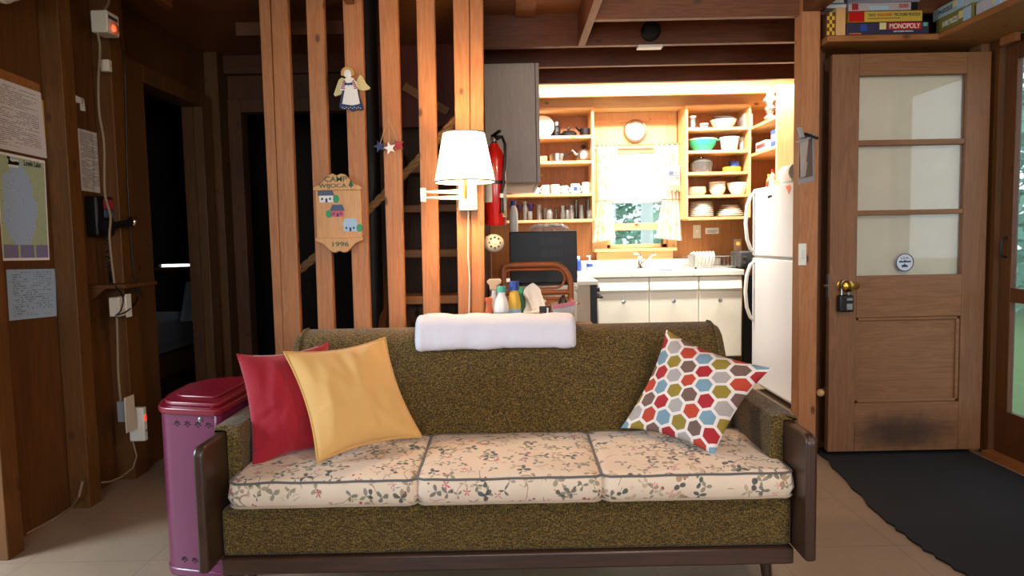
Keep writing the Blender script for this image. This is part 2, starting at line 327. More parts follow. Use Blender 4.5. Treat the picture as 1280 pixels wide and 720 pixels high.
# ---------------------------------------------------------------- mesh builder
class MB:
    def __init__(s): s.bm = bmesh.new(); s.uv = s.bm.loops.layers.uv.new('UVMap'); s.mi = 0
    def face(s, vs, uvs=None):
        try: f = s.bm.faces.new(vs)
        except ValueError: return None
        f.material_index = s.mi
        if uvs:
            for l, q in zip(f.loops, uvs): l[s.uv].uv = q
        return f
    def hexa(s, c):
        v = [s.bm.verts.new(p) for p in c]
        for q in ((3, 2, 1, 0), (4, 5, 6, 7), (0, 1, 5, 4), (1, 2, 6, 5), (2, 3, 7, 6), (3, 0, 4, 7)): s.face([v[i] for i in q])
        return s
    def box(s, x0, x1, y0, y1, z0, z1):
        return s.hexa([(x0, y0, z0), (x1, y0, z0), (x1, y1, z0), (x0, y1, z0), (x0, y0, z1), (x1, y0, z1), (x1, y1, z1), (x0, y1, z1)])
    def obox(s, c, sz, m=None):
        m = m or Matrix.Identity(3); c = Vector(c)
        return s.hexa([c + m @ Vector((a * sz[0] / 2, b * sz[1] / 2, d * sz[2] / 2)) for d in (-1, 1) for a, b in ((-1, -1), (1, -1), (1, 1), (-1, 1))])
    def beam(s, p, q, wd, ht, up=(0, 0, 1)):
        p, q = Vector(p), Vector(q); d = (q - p).normalized(); a = d.cross(Vector(up)).normalized(); b = a.cross(d)
        f = lambda o, i, j: o + a * (i * wd / 2) + b * (j * ht / 2)
        return s.hexa([f(p, -1, -1), f(p, 1, -1), f(p, 1, 1), f(p, -1, 1), f(q, -1, -1), f(q, 1, -1), f(q, 1, 1), f(q, -1, 1)])
    def prism(s, pts, o, u, v, th):
        """pts 2d outline (counter-clockwise seen against n=u x v), front at o, thickness goes to -n"""
        o, u, v = Vector(o), Vector(u), Vector(v); n = u.cross(v).normalized()
        A = [s.bm.verts.new(o + u * x + v * y) for x, y in pts]; B = [s.bm.verts.new(o + u * x + v * y - n * th) for x, y in pts]
        k = len(pts); xs = [p[0] for p in pts]; ys = [p[1] for p in pts]; ax, ay = max(xs) - min(xs), max(ys) - min(ys)
        s.face(A, [((x - min(xs)) / ax, (y - min(ys)) / ay) for x, y in pts]); s.face(B[::-1])
        for i in range(k): s.face([A[(i + 1) % k], A[i], B[i], B[(i + 1) % k]])
        return s
    def slab(s, c4, th):
        """c4: bl, br, tr, tl seen from the front"""
        c4 = [Vector(c) for c in c4]; n = (c4[1] - c4[0]).cross(c4[3] - c4[0]).normalized()
        A = [s.bm.verts.new(c) for c in c4]; B = [s.bm.verts.new(c - n * th) for c in c4]
        s.face(A, [(0, 0), (1, 0), (1, 1), (0, 1)]); s.face(B[::-1])
        for i in range(4): s.face([A[(i + 1) % 4], A[i], B[i], B[(i + 1) % 4]])
        return s
    def ring(s, c, a, b, r, seg):
        return [s.bm.verts.new(c + a * (r * math.cos(2 * math.pi * i / seg)) + b * (r * math.sin(2 * math.pi * i / seg))) for i in range(seg)]
    def bridge(s, A, B):
        k = len(A)
        for i in range(k): s.face([A[i], A[(i + 1) % k], B[(i + 1) % k], B[i]])
    def cyl(s, p, q, r1, r2=None, seg=14, cap=True):
        p, q = Vector(p), Vector(q); r2 = r1 if r2 is None else r2; d = (q - p).normalized()
        a = d.orthogonal().normalized(); b = d.cross(a)
        A, B = s.ring(p, a, b, r1, seg), s.ring(q, a, b, r2, seg); s.bridge(A, B)
        if cap: s.face(A[::-1]); s.face(B)
        return s
    def lathe(s, prof, o, seg=20, ax=(0, 0, 1), sx=1.0, sy=1.0):
        o = Vector(o); d = Vector(ax).normalized(); a = Vector((1, 0, 0)) if abs(d.x) < .9 else Vector((0, 1, 0)); b = d.cross(a).normalized(); a = b.cross(d)
        prev = None
        for r, h in prof:
            c = o + d * h
            if r < 1e-5: cur = [s.bm.verts.new(c)]
            else: cur = s.ring(c, a * sx, b * sy, r, seg)
            if prev:
                if len(prev) == 1 and len(cur) > 1:
                    for i in range(seg): s.face([prev[0], cur[(i + 1) % seg], cur[i]])
                elif len(cur) == 1 and len(prev) > 1:
                    for i in range(seg): s.face([prev[i], prev[(i + 1) % seg], cur[0]])
                else: s.bridge(prev, cur)
            prev = cur
        return s
    def tube(s, pts, r, seg=8, closed=False, twist=None):
        pts = [Vector(p) for p in pts]; k = len(pts); rings = []; a = None
        for i, p in enumerate(pts):
            d = (pts[(i + 1) % k] - pts[i - 1]) if closed else (pts[min(i + 1, k - 1)] - pts[max(i - 1, 0)])
            d.normalize(); a = (d.orthogonal() if a is None else a - d * a.dot(d)).normalized(); b = d.cross(a)
            rr = r[i] if isinstance(r, (list, tuple)) else r
            rings.append(s.ring(p, a, b, rr, seg))
        for i in range(k - 1): s.bridge(rings[i], rings[i + 1])
        if closed: s.bridge(rings[-1], rings[0])
        else: s.face(rings[0][::-1]); s.face(rings[-1])
        return s
    def grid(s, fn, nu, nv, uvs=(1, 1), flip=False):
        g = [[s.bm.verts.new(fn(i / nu, j / nv)) for j in range(nv + 1)] for i in range(nu + 1)]
        for i in range(nu):
            for j in range(nv):
                q = [(i, j), (i + 1, j), (i + 1, j + 1), (i, j + 1)]
                if flip: q = q[::-1]
                s.face([g[a][b] for a, b in q], [(a / nu * uvs[0], b / nv * uvs[1]) for a, b in q])
        return g
    def boxuv(s):
        s.bm.normal_update()
        for f in s.bm.faces:
            n = f.normal
            for l in f.loops:
                c = l.vert.co
                l[s.uv].uv = (c.x, c.y) if abs(n.z) > .6 else ((c.x, c.z + 1.6) if abs(n.y) > abs(n.x) else (c.y, c.z + .7))
        return s
    def build(s, name, m, parent=None, smooth=True, bevel=0.0, seg=2, weld=0.0, sub=0, ang=40):
        if weld: bmesh.ops.remove_doubles(s.bm, verts=s.bm.verts, dist=weld)
        bmesh.ops.recalc_face_normals(s.bm, faces=s.bm.faces) if not getattr(s, 'keep', False) else None
        if parent is not None: org = parent['_o']; org = Vector(org)
        else:
            xs = [v.co for v in s.bm.verts]
            org = Vector(((min(c.x for c in xs) + max(c.x for c in xs)) / 2, (min(c.y for c in xs) + max(c.y for c in xs)) / 2, min(c.z for c in xs)))
        bmesh.ops.translate(s.bm, verts=s.bm.verts, vec=-org)
        me = bpy.data.meshes.new(name); s.bm.to_mesh(me); s.bm.free()
        for x in (m if isinstance(m, (list, tuple)) else [m]): me.materials.append(x)
        o = bpy.data.objects.new(name, me); COL.objects.link(o)
        if parent is not None: o.parent = parent
        else: o.location = org
        o['_o'] = tuple(org)
        if smooth:
            for p in me.polygons: p.use_smooth = True
            me.set_sharp_from_angle(angle=R(ang))
        if bevel:
            b = o.modifiers.new('bevel', 'BEVEL'); b.width = bevel; b.segments = seg; b.limit_method = 'ANGLE'; b.angle_limit = R(40)
        if sub:
            b = o.modifiers.new('subdivision', 'SUBSURF'); b.levels = b.render_levels = sub
        return o
def tag(o, label, cat, group=None):
    o['label'] = label; o['category'] = cat
    if group: o['group'] = group
    return o
def thing(name, label, cat, loc, group=None):
    o = bpy.data.objects.new(name, None); COL.objects.link(o); o.location = loc; o['_o'] = tuple(loc); o.empty_display_size = .1
    return tag(o, label, cat, group)
def struct(name, mb, m, **k):
    o = mb.build(name, m, **k); o['kind'] = 'structure'; return o
def dup(root, delta, label, scale=None):
    r = root.copy(); COL.objects.link(r); r.location = root.location + Vector(delta); r['label'] = label
    if scale: r.scale = scale
    for ch in list(root.children):
        c = ch.copy(); COL.objects.link(c); c.parent = r
        for g in list(ch.children):
            d = g.copy(); COL.objects.link(d); d.parent = c
    return r
def text(name, body, o, u, v, wd, ht, m, parent, lift=.0012, label=None):
    """letters fitted in a wd x ht box whose lower left corner is o; u, v unit axes"""
    cu = bpy.data.curves.new(name, 'FONT'); cu.body = body; cu.size = 1; cu.extrude = .002; cu.offset = .008
    tmp = bpy.data.objects.new(name, cu); COL.objects.link(tmp)
    me = bpy.data.meshes.new_from_object(tmp.evaluated_get(bpy.context.evaluated_depsgraph_get()))
    bpy.data.objects.remove(tmp); bpy.data.curves.remove(cu)
    xs = [q.co.x for q in me.vertices]; ys = [q.co.y for q in me.vertices]
    x0, y0 = min(xs), min(ys); fx, fy = wd / (max(xs) - x0), ht / (max(ys) - y0)
    o, u, v = Vector(o), Vector(u).normalized(), Vector(v).normalized(); n = u.cross(v).normalized(); org = Vector(parent['_o'])
    for q in me.vertices:
        c = q.co; q.co = o + u * ((c.x - x0) * fx) + v * ((c.y - y0) * fy) + n * (lift + c.z * .2) - org
    me.name = name; me.materials.clear(); me.materials.append(m)
    ob = bpy.data.objects.new(name, me); COL.objects.link(ob); ob.parent = parent; ob['_o'] = parent['_o']
    if label: ob['label'] = label
    return ob
def disc(n, r, a0=0, sx=1, sy=1, cx=0, cy=0):
    return [(cx + r * sx * math.cos(a0 + 2 * math.pi * i / n), cy + r * sy * math.sin(a0 + 2 * math.pi * i / n)) for i in range(n)]
X3, Y3, Z3 = Vector((1, 0, 0)), Vector((0, 1, 0)), Vector((0, 0, 1))

# ================================================================ SETTING
def bx(name, m, *b, **k):
    q = MB()
    for i in b: q.box(*i)
    return struct(name, q, m, **k)
CZ = 2.42
bx('floor', K['lino'], (-4.4, 2.6, -1.8, 6.7, -.12, 0))
bx('ceiling', W['ceil'], (-4.4, 2.6, -1.8, 6.7, CZ, CZ + .1))
S2B = PX(109, 340, -1.9).y; S1B = PX(30, 674, -1.9).y; S3A, S3B = PX(131, 340, -1.99).y, PX(172, 340, -1.9).y; DL0, DL1 = PX(193, 340, -1.93).y, PX(259, 340, -1.95).y
bx('wall_left', W['ply'], (-2.06, -1.99, -1.7, 1.5, 0, CZ), (-2.06, -1.99, 1.5, 2.5, 2.0, CZ), (-2.06, -1.99, 2.5, DL0, 0, CZ), (-2.06, -1.99, DL0, DL1, 2.03, CZ), (-2.06, -1.99, DL1, 4.72, 0, CZ))
bx('wall_right', W['ply'], (2.43, 2.5, -1.7, 2.6, 0, CZ), (2.43, 2.5, 2.6, 3.44, 2.1, CZ), (2.43, 2.5, 3.44, 5.85, 0, CZ))
bx('wall_rear', W['ply'], (-2.06, -1.35, -1.7, -1.62, 0, CZ), (.25, .9, -1.7, -1.62, 0, CZ), (2.1, 2.5, -1.7, -1.62, 0, CZ), (.9, 2.1, -1.7, -1.62, 0, .9), (.9, 2.1, -1.7, -1.62, 2.0, CZ), (-1.35, .25, -1.7, -1.62, 0, .85), (-1.35, .25, -1.7, -1.62, 2.05, CZ))
bx('wall_stair', W['dim'], (-1.99, -1.81, 4.72, 4.8, 0, CZ), (-1.0, -.24, 4.72, 4.8, 0, CZ), (-1.81, -1.0, 4.72, 4.8, 2.05, CZ))
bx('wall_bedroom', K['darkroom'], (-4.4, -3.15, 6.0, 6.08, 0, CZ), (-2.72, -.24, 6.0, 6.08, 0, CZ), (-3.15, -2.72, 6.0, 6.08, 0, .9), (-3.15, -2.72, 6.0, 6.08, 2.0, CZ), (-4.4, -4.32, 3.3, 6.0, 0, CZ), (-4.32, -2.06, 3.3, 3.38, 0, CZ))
bx('wall_kitchen_left', W['dim'], (-.24, -.20, 3.42, 5.92, 0, CZ))
bx('wall_kitchen_back', W['kit'], (-.20, .816, 5.85, 5.92, 0, CZ), (1.333, 2.5, 5.85, 5.92, 0, CZ), (.816, 1.333, 5.85, 5.92, 0, 1.065), (.816, 1.333, 5.85, 5.92, 1.88, CZ))
bx('wall_closet', W['dim'], (1.558, 2.43, 3.72, 3.78, 0, CZ))
TN = [0]
def trim(m, *b, **k):
    TN[0] += 1
    return bx('trim_%d' % TN[0], m, *b, **k)
for a, b in ((1.42, 1.50), (S1B - .085, S1B), (S2B - .085, S2B), (S3A, S3B)):
    trim(W['stud'], (-1.99, -1.90, a, b, 0, CZ), bevel=.003)
trim(W['stud'], (-1.99, -1.93, S3B + .012, DL0, 0, 2.12), (-1.99, -1.93, DL1, DL1 + .11, 0, 2.12), (-1.99, -1.93, DL0, DL1, 2.03, 2.12), bevel=.004)
trim(W['stud'], (-1.99, -1.90, 4.56, 4.72, 0, CZ), bevel=.004)
trim(W['dim'], (-1.9, -1.81, 4.69, 4.72, 0, 2.14), (-1.0, -.92, 4.69, 4.72, 0, 2.14), (-1.81, -1.0, 4.69, 4.72, 2.05, 2.14), bevel=.003)
trim(W['dimx'], (-1.99, -.24, 4.66, 4.72, 2.30, CZ))
trim(W['dimx'], (-1.42, -.86, 3.66, 3.70, 2.25, 2.32), bevel=.003)          # short tie board behind the slats
trim(W['red'], (-.92, -.25, 4.50, 4.53, 1.9, CZ))                             # red-brown panel above the stair
for y in (3.46, 3.62, 3.98, 4.4, 4.9):
    trim(W['stud'], (-.20, -.145, y, y + .045, 0, CZ), bevel=.002)
trim(W['slat'], (-.2, -.143, 3.345, 3.44, 0, CZ), bevel=.003)
for y in (3.48, 3.94, 4.40, 4.865, 5.32):
    x0 = .44 if y < 3.6 else -.2
    trim(W['joist'] if y < 5 else W['kx'], (x0, 2.43, y, y + .04, 2.24, CZ), bevel=.002)
trim(W['joisty'], (.40, .44, .4, 3.94, 2.24, CZ), bevel=.002)
trim(W['joisty'], (1.46, 1.55, -1.6, 3.45, 2.25, CZ))
trim(W['joisty'], (-.75, -.71, .4, 3.28, 2.27, CZ), bevel=.002); trim(W['joisty'], (-1.6, -1.56, .4, 3.28, 2.27, CZ), bevel=.002)
trim(W['ceil'], (.05, .16, 2.6, 3.9, 2.395, CZ))
trim(W['kx'], (-.2, .69, 5.62, 5.85, 2.20, 2.33), (.69, 1.41, 5.62, 5.85, 2.2, 2.33), (1.41, 2.43, 5.62, 5.85, 2.20, 2.33), bevel=.002)
trim(W['slat'], (1.456, 1.55, 3.45, 3.54, 0, CZ), bevel=.005)                 # post between kitchen and entry
trim(W['dim'], (1.555, 1.64, 3.60, 3.63, 0, 2.14)); trim(W['dim'], (1.556, 1.60, 3.541, 3.599, 0, CZ))
trim(W['doorz'], (2.385, 2.43, 3.505, 3.60, 0, 2.14), bevel=.003)
trim(W['doorz'], (2.41, 2.43, 2.50, 2.60, 0, 2.18), (2.41, 2.43, 2.60, 3.44, 2.10, 2.18), bevel=.003)
trim(W['shelfy'], (2.38, 2.43, -1.2, 2.45, 0, .09), bevel=.003); trim(W['shelfy'], (2.40, 2.5, 2.6, 3.44, 0, .03))
# --- kitchen window
wz0, wz1, wx0, wx1 = 1.065, 1.88, .816, 1.333
win = MB(); 
for b in ((wx0, wx0 + .035, 5.86, 5.90, wz0, wz1), (wx1 - .035, wx1, 5.86, 5.90, wz0, wz1), (wx0, wx1, 5.86, 5.90, wz0, wz0 + .03), (wx0, wx1, 5.86, 5.90, wz1 - .03, wz1), (wx0, wx1, 5.855, 5.905, 1.215, 1.275)): win.box(*b)
win = struct('window_1', win, W['kx'], bevel=.003)
for z0, z1 in ((wz0 + .03, 1.215), (1.275, wz1 - .03)):
    q = MB(); q.box(wx0 + .03, wx1 - .03, 5.88, 5.884, z0, z1); q.build('window_pane', K['pane'], win)
q = MB(); q.cyl((1.06, 5.845, 1.268), (1.09, 5.845, 1.268), .008); q.build('sash_lift', K['bronze'], win)
q = MB(); q.box(1.285, 1.297, 5.848, 5.862, 1.07, 1.20); q.build('sash_channel', K['dgrey'], win)
trim(W['kz'], (.69, wx0, 5.81, 5.85, 1.04, 2.2), (wx1, 1.41, 5.81, 5.85, 1.04, 2.2), (wx0, wx1, 5.81, 5.85, wz1, 2.2), bevel=.002)
trim(W['kx'], (.69, 1.335, 5.785, 5.809, 2.12, 2.128))
trim(W['kx'], (.70, 1.40, 5.76, 5.86, 1.035, 1.06), (.725, 1.375, 5.80, 5.85, .966, 1.035), bevel=.004)
# --- bedroom window far behind the dark doorway
q = MB(); 
for b in ((-3.15, -3.10, 6.0, 6.05, .9, 2.0), (-2.77, -2.72, 6.0, 6.05, .9, 2.0), (-3.15, -2.72, 6.0, 6.05, .9, .95), (-3.15, -2.72, 6.0, 6.05, 1.96, 2.0)): q.box(*b)
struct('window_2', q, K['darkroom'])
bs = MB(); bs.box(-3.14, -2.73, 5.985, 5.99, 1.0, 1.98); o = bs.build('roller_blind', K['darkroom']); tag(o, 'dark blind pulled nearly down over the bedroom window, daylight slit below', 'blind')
# --- rear window frame (behind the camera) with mullions
q = MB()
for b in ((-1.35, -1.29, -1.68, -1.64, .85, 2.05), (.19, .25, -1.68, -1.64, .85, 2.05), (-1.35, .25, -1.68, -1.64, .85, .91), (-1.35, .25, -1.68, -1.64, 1.99, 2.05), (-.58, -.52, -1.68, -1.64, .85, 2.05)): q.box(*b)
struct('window_3', q, W['slatx'])
q = MB()
for b in ((.9, .96, -1.68, -1.64, .9, 2.0), (2.04, 2.1, -1.68, -1.64, .9, 2.0), (.96, 2.04, -1.68, -1.64, .9, .96), (.96, 2.04, -1.68, -1.64, 1.94, 2.0)): q.box(*b)
struct('window_4', q, W['slatx'])
q = MB()
for b in ((-2.06, -1.985, 1.5, 1.53, 0, 2.0), (-2.06, -1.985, 2.47, 2.5, 0, 2.0), (-2.06, -1.985, 1.53, 2.47, 1.97, 2.0)): q.box(*b)
struct('door_3', q, W['stud'])
# --- outside
bx('ground', K['grass'], (-30, -4.5, -30, 40, -.4, -.3), (2.7, 40, -30, 40, -.4, -.3), (-4.5, 2.7, 6.75, 40, -.4, -.3), (-4.5, 2.7, -30, -1.9, -.4, -.3))
def tree(loc, h, r, label, cr, n=160, low=.15):
    t = thing('tree', label, 'tree', loc, 'trees outside the windows')
    q = MB(); q.tube([Vector(loc) + Vector((.05 * math.sin(i), .04 * math.cos(2 * i), h * i / 6)) for i in range(7)], [r * (1 - .1 * i) for i in range(7)], 10); q.build('trunk', K['bark'], t)
    q = MB(); rn = random.Random(int(loc[0] * 100))
    for _ in range(n):
        c = Vector(loc) + Vector((rn.gauss(0, cr * .5), rn.gauss(0, cr * .5), h * low + rn.random() * h * (1 - low)))
        for _k in range(7):
            d = Vector((rn.gauss(0, 1), rn.gauss(0, 1), rn.gauss(0, .7))).normalized(); s = .14 + .12 * rn.random(); e = d.orthogonal().normalized(); cc = c + Vector((rn.gauss(0, .25), rn.gauss(0, .25), rn.gauss(0, .25)))
            q.face([q.bm.verts.new(cc - d * s), q.bm.verts.new(cc + e * s * .5), q.bm.verts.new(cc + d * s), q.bm.verts.new(cc - e * s * .5)])
    q.build('leaves', K['leaf'], t, smooth=False)
tree((1.98, 10.2, -.3), 6.5, .11, 'pale trunked tree seen through the middle of the kitchen window', 1.0, 120, .6)
tree((-1.2, 17, -.3), 7, .15, 'leafy tree outside at the left of the kitchen window', 2.4, 320, .02)
tree((6.3, 19, -.3), 7, .15, 'leafy tree outside at the right of the kitchen window', 2.6, 340, .02)
tree((2.6, 27, -.3), 8, .16, 'leafy tree far outside behind the pale trunked tree', 3.2, 1100, .0)
tree((9.5, 12.0, -.3), 7, .2, 'leafy tree outside beyond the screen door', 2.4, 300, .05)

gap_shade_x0 = P(929, 400, 5.30).x
trim(K['blackm'], (gap_shade_x0, 2.4, 5.30, 5.32, 0, .84))  # added black sheet standing in for the shade between sink cabinet and fridge
# --- entry door, standing open against the closet wall
DY = 3.46
dl, dr = P(1038, 300, DY).x, P(1233, 300, DY).x; dz1, dz0 = P(1138, 66, DY).z, P(1138, 563, DY).z
door = thing('door_1', '', 'door', (dr, DY, dz0)); door['kind'] = 'structure'; del door['label']; del door['category']
gx0, gx1 = P(1073, 220, DY).x, P(1206, 220, DY).x
gz = [P(1140, y, DY).z for y in (93, 174, 181, 262, 268, 344)]; pz = [P(1140, y, DY).z for y in (396, 503)]; px0, px1 = P(1071, 450, DY).x, P(1196, 450, DY).x
q = MB(); D2 = DY + .04
q.box(dl, gx0, DY, D2, dz0, dz1); q.box(gx1, dr, DY, D2, dz0, dz1); q.build('stile', W['doorz'], door, bevel=.003)
q = MB()
for a, b in ((gz[0], dz1), (gz[2], gz[1]), (gz[4], gz[3])): q.box(gx0, gx1, DY + .004 * (b < dz1), D2, a, b)
q.box(gx0, gx1, DY, D2, pz[0], gz[5]); q.build('rail', W['doorx'], door, bevel=.003)
t_ = NT('scuffed_door_wood'); o_ = t_.tc(); bsd = W['doorx'].copy(); bsd.name = 'scuffed_door_rail'; nt_ = bsd.node_tree
pb = next(n for n in nt_.nodes if n.type == 'BSDF_PRINCIPLED'); src = pb.inputs['Base Color'].links[0].from_socket; tcn = next(n for n in nt_.nodes if n.type == 'TEX_COORD')
hp = NT.__new__(NT); hp.m, hp.t, hp.n, hp.l, hp.b = bsd, nt_, nt_.nodes, nt_.links, pb
dd_ = hp.V('LENGTH', hp.V('MULTIPLY', hp.V('SUBTRACT', tcn.outputs['Object'], (-.42, 0, .10)), (2.6, 0, 7)))
dd_ = hp.M('ADD', dd_, hp.M('MULTIPLY', hp.noise(tcn.outputs['Object'], 14, 4), .7))
hp.put(pb.inputs['Base Color'], hp.mix(hp.M('MULTIPLY', hp.step(dd_, 1.35, .5), .78), src, '#1d1510')); bpy.data.materials.remove(t_.m)
q = MB(); q.box(gx0, gx1, DY, D2, dz0, pz[1]); q.build('rail', bsd, door, bevel=.003)
q = MB(); q.box(gx0, gx1, DY + .018, D2 - .005, pz[1], pz[0])
for b in ((gx0, gx1, pz[0] - .018, pz[0]), (gx0, gx1, pz[1], pz[1] + .018), (gx0, gx0 + .018, pz[1], pz[0]), (gx1 - .018, gx1, pz[1], pz[0])): q.box(b[0], b[1], DY + .006, DY + .02, b[2], b[3])
q.build('door_panel', W['doorx'], door, bevel=.004)
for i in (0, 2, 4):
    q = MB(); q.box(gx0, gx1, DY + .018, DY + .022, gz[i + 1], gz[i]); q.build('window_pane', K['pane'], door)
q = MB(); q.box(gx0 - .03, gx1 + .03, D2 + .012, D2 + .02, gz[5] - .03, gz[0] + .03); q.build('pane_backing', K['backing'], door)
c = P(1131, 328, DY + .017)
st = MB(); st.prism(disc(28, .046), c, X3, Z3, .001); st = st.build('window_sticker', K['pane'], door); st.data.materials[0] = plain('sticker_white', '#c9cfd6', .6)
q = MB(); q.lathe([(.046, 0), (.046, .0012), (.042, .0012), (.042, 0)], c + Vector((0, -.0003, 0)), 28, (0, -1, 0)); q.prism([(-.03, .005), (-.02, .01), (-.01, .006), (0, .012), (.012, .007), (.03, .009), (.03, 0), (-.03, 0)], c + Vector((0, -.0012, 0)), X3, Z3, .0006); q.prism([(-.016, -.024), (.016, -.024), (.014, -.014), (.004, -.012), (-.002, -.004), (-.006, -.012), (-.016, -.014)], c + Vector((0, -.0012, 0)), X3, Z3, .0006); q.build('sticker_emblem', K['navy'], st)
text('sticker_lettering', 'L.E.A.', c + Vector((-.020, -.001, .017)), X3, Z3, .04, .012, K['navy'], st, .0005)
kc = P(1053, 357, DY)
q = MB(); q.lathe([(0, 0), (.03, .0), (.03, .006), (.012, .010), (.011, .03), (.022, .036), (.03, .05), (.028, .064), (.016, .072), (0, .073)], kc, 22, (0, -1, 0)); q.lathe([(0, 0), (.018, 0), (.018, .05), (0, .052)], kc + Vector((.045, 0, 0)), 18, (0, -1, 0)); q.build('door_knob', K['brass'], door)
q = MB(); q.box(dl - .004, dl, DY + .008, DY + .032, kc.z - .06, kc.z + .06); q.cyl((dl - .02, DY + .02, kc.z), (dl, DY + .02, kc.z), .009); q.build('latch', K['steel'], door)
q = MB(); q.tube([kc + Vector((-.018, -.030, -.05)), kc + Vector((-.018, -.030, .01)), kc + Vector((-.012, -.030, .024)), kc + Vector((0, -.030, .03)), kc + Vector((.012, -.030, .024)), kc + Vector((.018, -.030, .01)), kc + Vector((.018, -.030, -.05))], .0045, 8)
pl = thing('padlock', 'black key-safe padlock hanging from the brass door knob', 'padlock', kc + Vector((0, -.03, -.13)))
q.build('shackle', K['steel'], pl); q = MB(); q.box(kc.x - .036, kc.x + .036, DY - .052, DY - .012, kc.z - .13, kc.z - .045); q.build('lock_body', K['black'], pl, bevel=.008, seg=3)
q = MB(); q.box(kc.x - .002, kc.x + .026, DY - .056, DY - .052, kc.z - .072, kc.z - .06); q.box(kc.x - .002, kc.x + .026, DY - .056, DY - .052, kc.z - .118, kc.z - .088); q.build('dial', K['grey'], pl, bevel=.001)
# --- screen door in the right-hand doorway
sd = thing('door_2', '', 'door', (2.46, 3.43, 0)); sd['kind'] = 'structure'; del sd['label']; del sd['category']
q = MB()
for b in ((2.455, 2.485, 3.35, 3.43, .03, 2.09), (2.455, 2.485, 2.61, 2.70, .03, 2.09), (2.455, 2.485, 2.70, 3.35, .03, .25), (2.455, 2.485, 2.70, 3.35, 1.98, 2.09), (2.455, 2.485, 2.70, 3.35, .80, .87)): q.box(*b)
q.build('door_frame', W['dim'], sd, bevel=.003)
q = MB(); q.box(2.472, 2.474, 2.70, 3.35, .25, .80); q.box(2.472, 2.474, 2.70, 3.35, .87, 1.98); q.build('insect_screen', K['screen'], sd)
q = MB(); q.tube([(2.455, 3.385, 1.02), (2.43, 3.385, 1.03), (2.425, 3.385, 1.07), (2.43, 3.385, 1.11), (2.455, 3.385, 1.12)], .006); q.build('door_handle', K['blackm'], sd)
hk = P(1243, 293, 3.505); q = MB(); q.tube([hk + Vector((0, -.004, .03)), hk + Vector((0, -.012, .0)), hk + Vector((-.003, -.02, -.02)), hk + Vector((-.012, -.022, -.014))], .004); q.box(hk.x - .008, hk.x + .008, 3.495, 3.505, hk.z + .005, hk.z + .04)
tag(q.build('coat_hook', K['blackm']), 'small black hook screwed to the door casing by the screen door', 'hook')
pg = P(1022, 490, 3.52); q = MB(); q.cyl(pg + Vector((.07, .07, 0)), pg + Vector((.02, 0, .0)), .011, .010, 12); q.lathe([(0, 0), (.012, .004), (.02, .016), (.018, .03), (.008, .036), (0, .037)], pg + Vector((.02, 0, 0)), 14, (-.6, -.8, 0))
tag(q.build('coat_peg', W['kx']), 'pale turned wooden peg sticking out low behind the open door', 'peg')

# --- black mat
q = MB(); A = [PZ(1026, 569, .0), PZ(1098, 645, 0), PZ(1150, 685, 0), PZ(1212, 724, 0)]
L = [Vector((1.60, 3.60, 0))] + A + [Vector((1.46, 1.9, 0)), Vector((2.37, 1.9, 0)), Vector((2.37, 3.60, 0))]
rn = random.Random(3); edge = []
for i in range(5):
    for k in range(8): 
        p = L[i].lerp(L[i + 1], k / 8); p.x += .008 * math.sin(3.7 * (i * 8 + k)); edge.append(p)
edge += L[5:]
q.prism([(p.x, p.y) for p in edge], (0, 0, .009), X3, Y3, .0085)
tag(q.build('door_mat', K['mat'], smooth=False), 'long black carpet runner mat on the floor in front of the open door', 'mat')

# ================================================================ SLAT SCREEN
SY = 3.30
slx = [(323, 337, 342, 353), (338, 359, 353, 375), (382, 404, 397, 417.5), (428, 452, 442, 463), (473, 497, 486, 506.5), (520, 543, 529, 550), (566, 586.5, 573, 589), (587, 604, 589.5, 606)]
SLAB = ['narrow left half of the doubled pine post at the left end of the slat screen', 'wide right half of the doubled pine post at the left end of the slat screen', 'pine slat behind the left half of the camp sign', 'pine slat carrying the flat painted angel above the camp sign', 'pine slat with the three little stars hanging on it', 'pine slat just left of the lit wall lamp', 'left half of the doubled pine post carrying the lit wall lamp', 'right half of the doubled pine post, next to the fire extinguisher']
def SP(px, py, dy=0.0): return P(px, py, SY - dy)
for (a, b, c_, d_), lb in zip(slx, SLAB):
    t0, t1, b0, b1 = SP(a, 0), SP(b, 0), SP(c_, 400), SP(d_, 400)
    def at(p, r, z): k = (z - r.z) / (p.z - r.z); return r.x + (p.x - r.x) * k
    pts = [(at(t0, b0, 0.), 0.), (at(t1, b1, 0.), 0.), (at(t1, b1, CZ), CZ), (at(t0, b0, CZ), CZ)]
    q = MB(); q.prism(pts, (0, SY, 0), X3, Z3, .04)
    tag(q.build('partition_slat', W['slat'], bevel=.004), lb, 'slat', 'pine slats of the room divider')

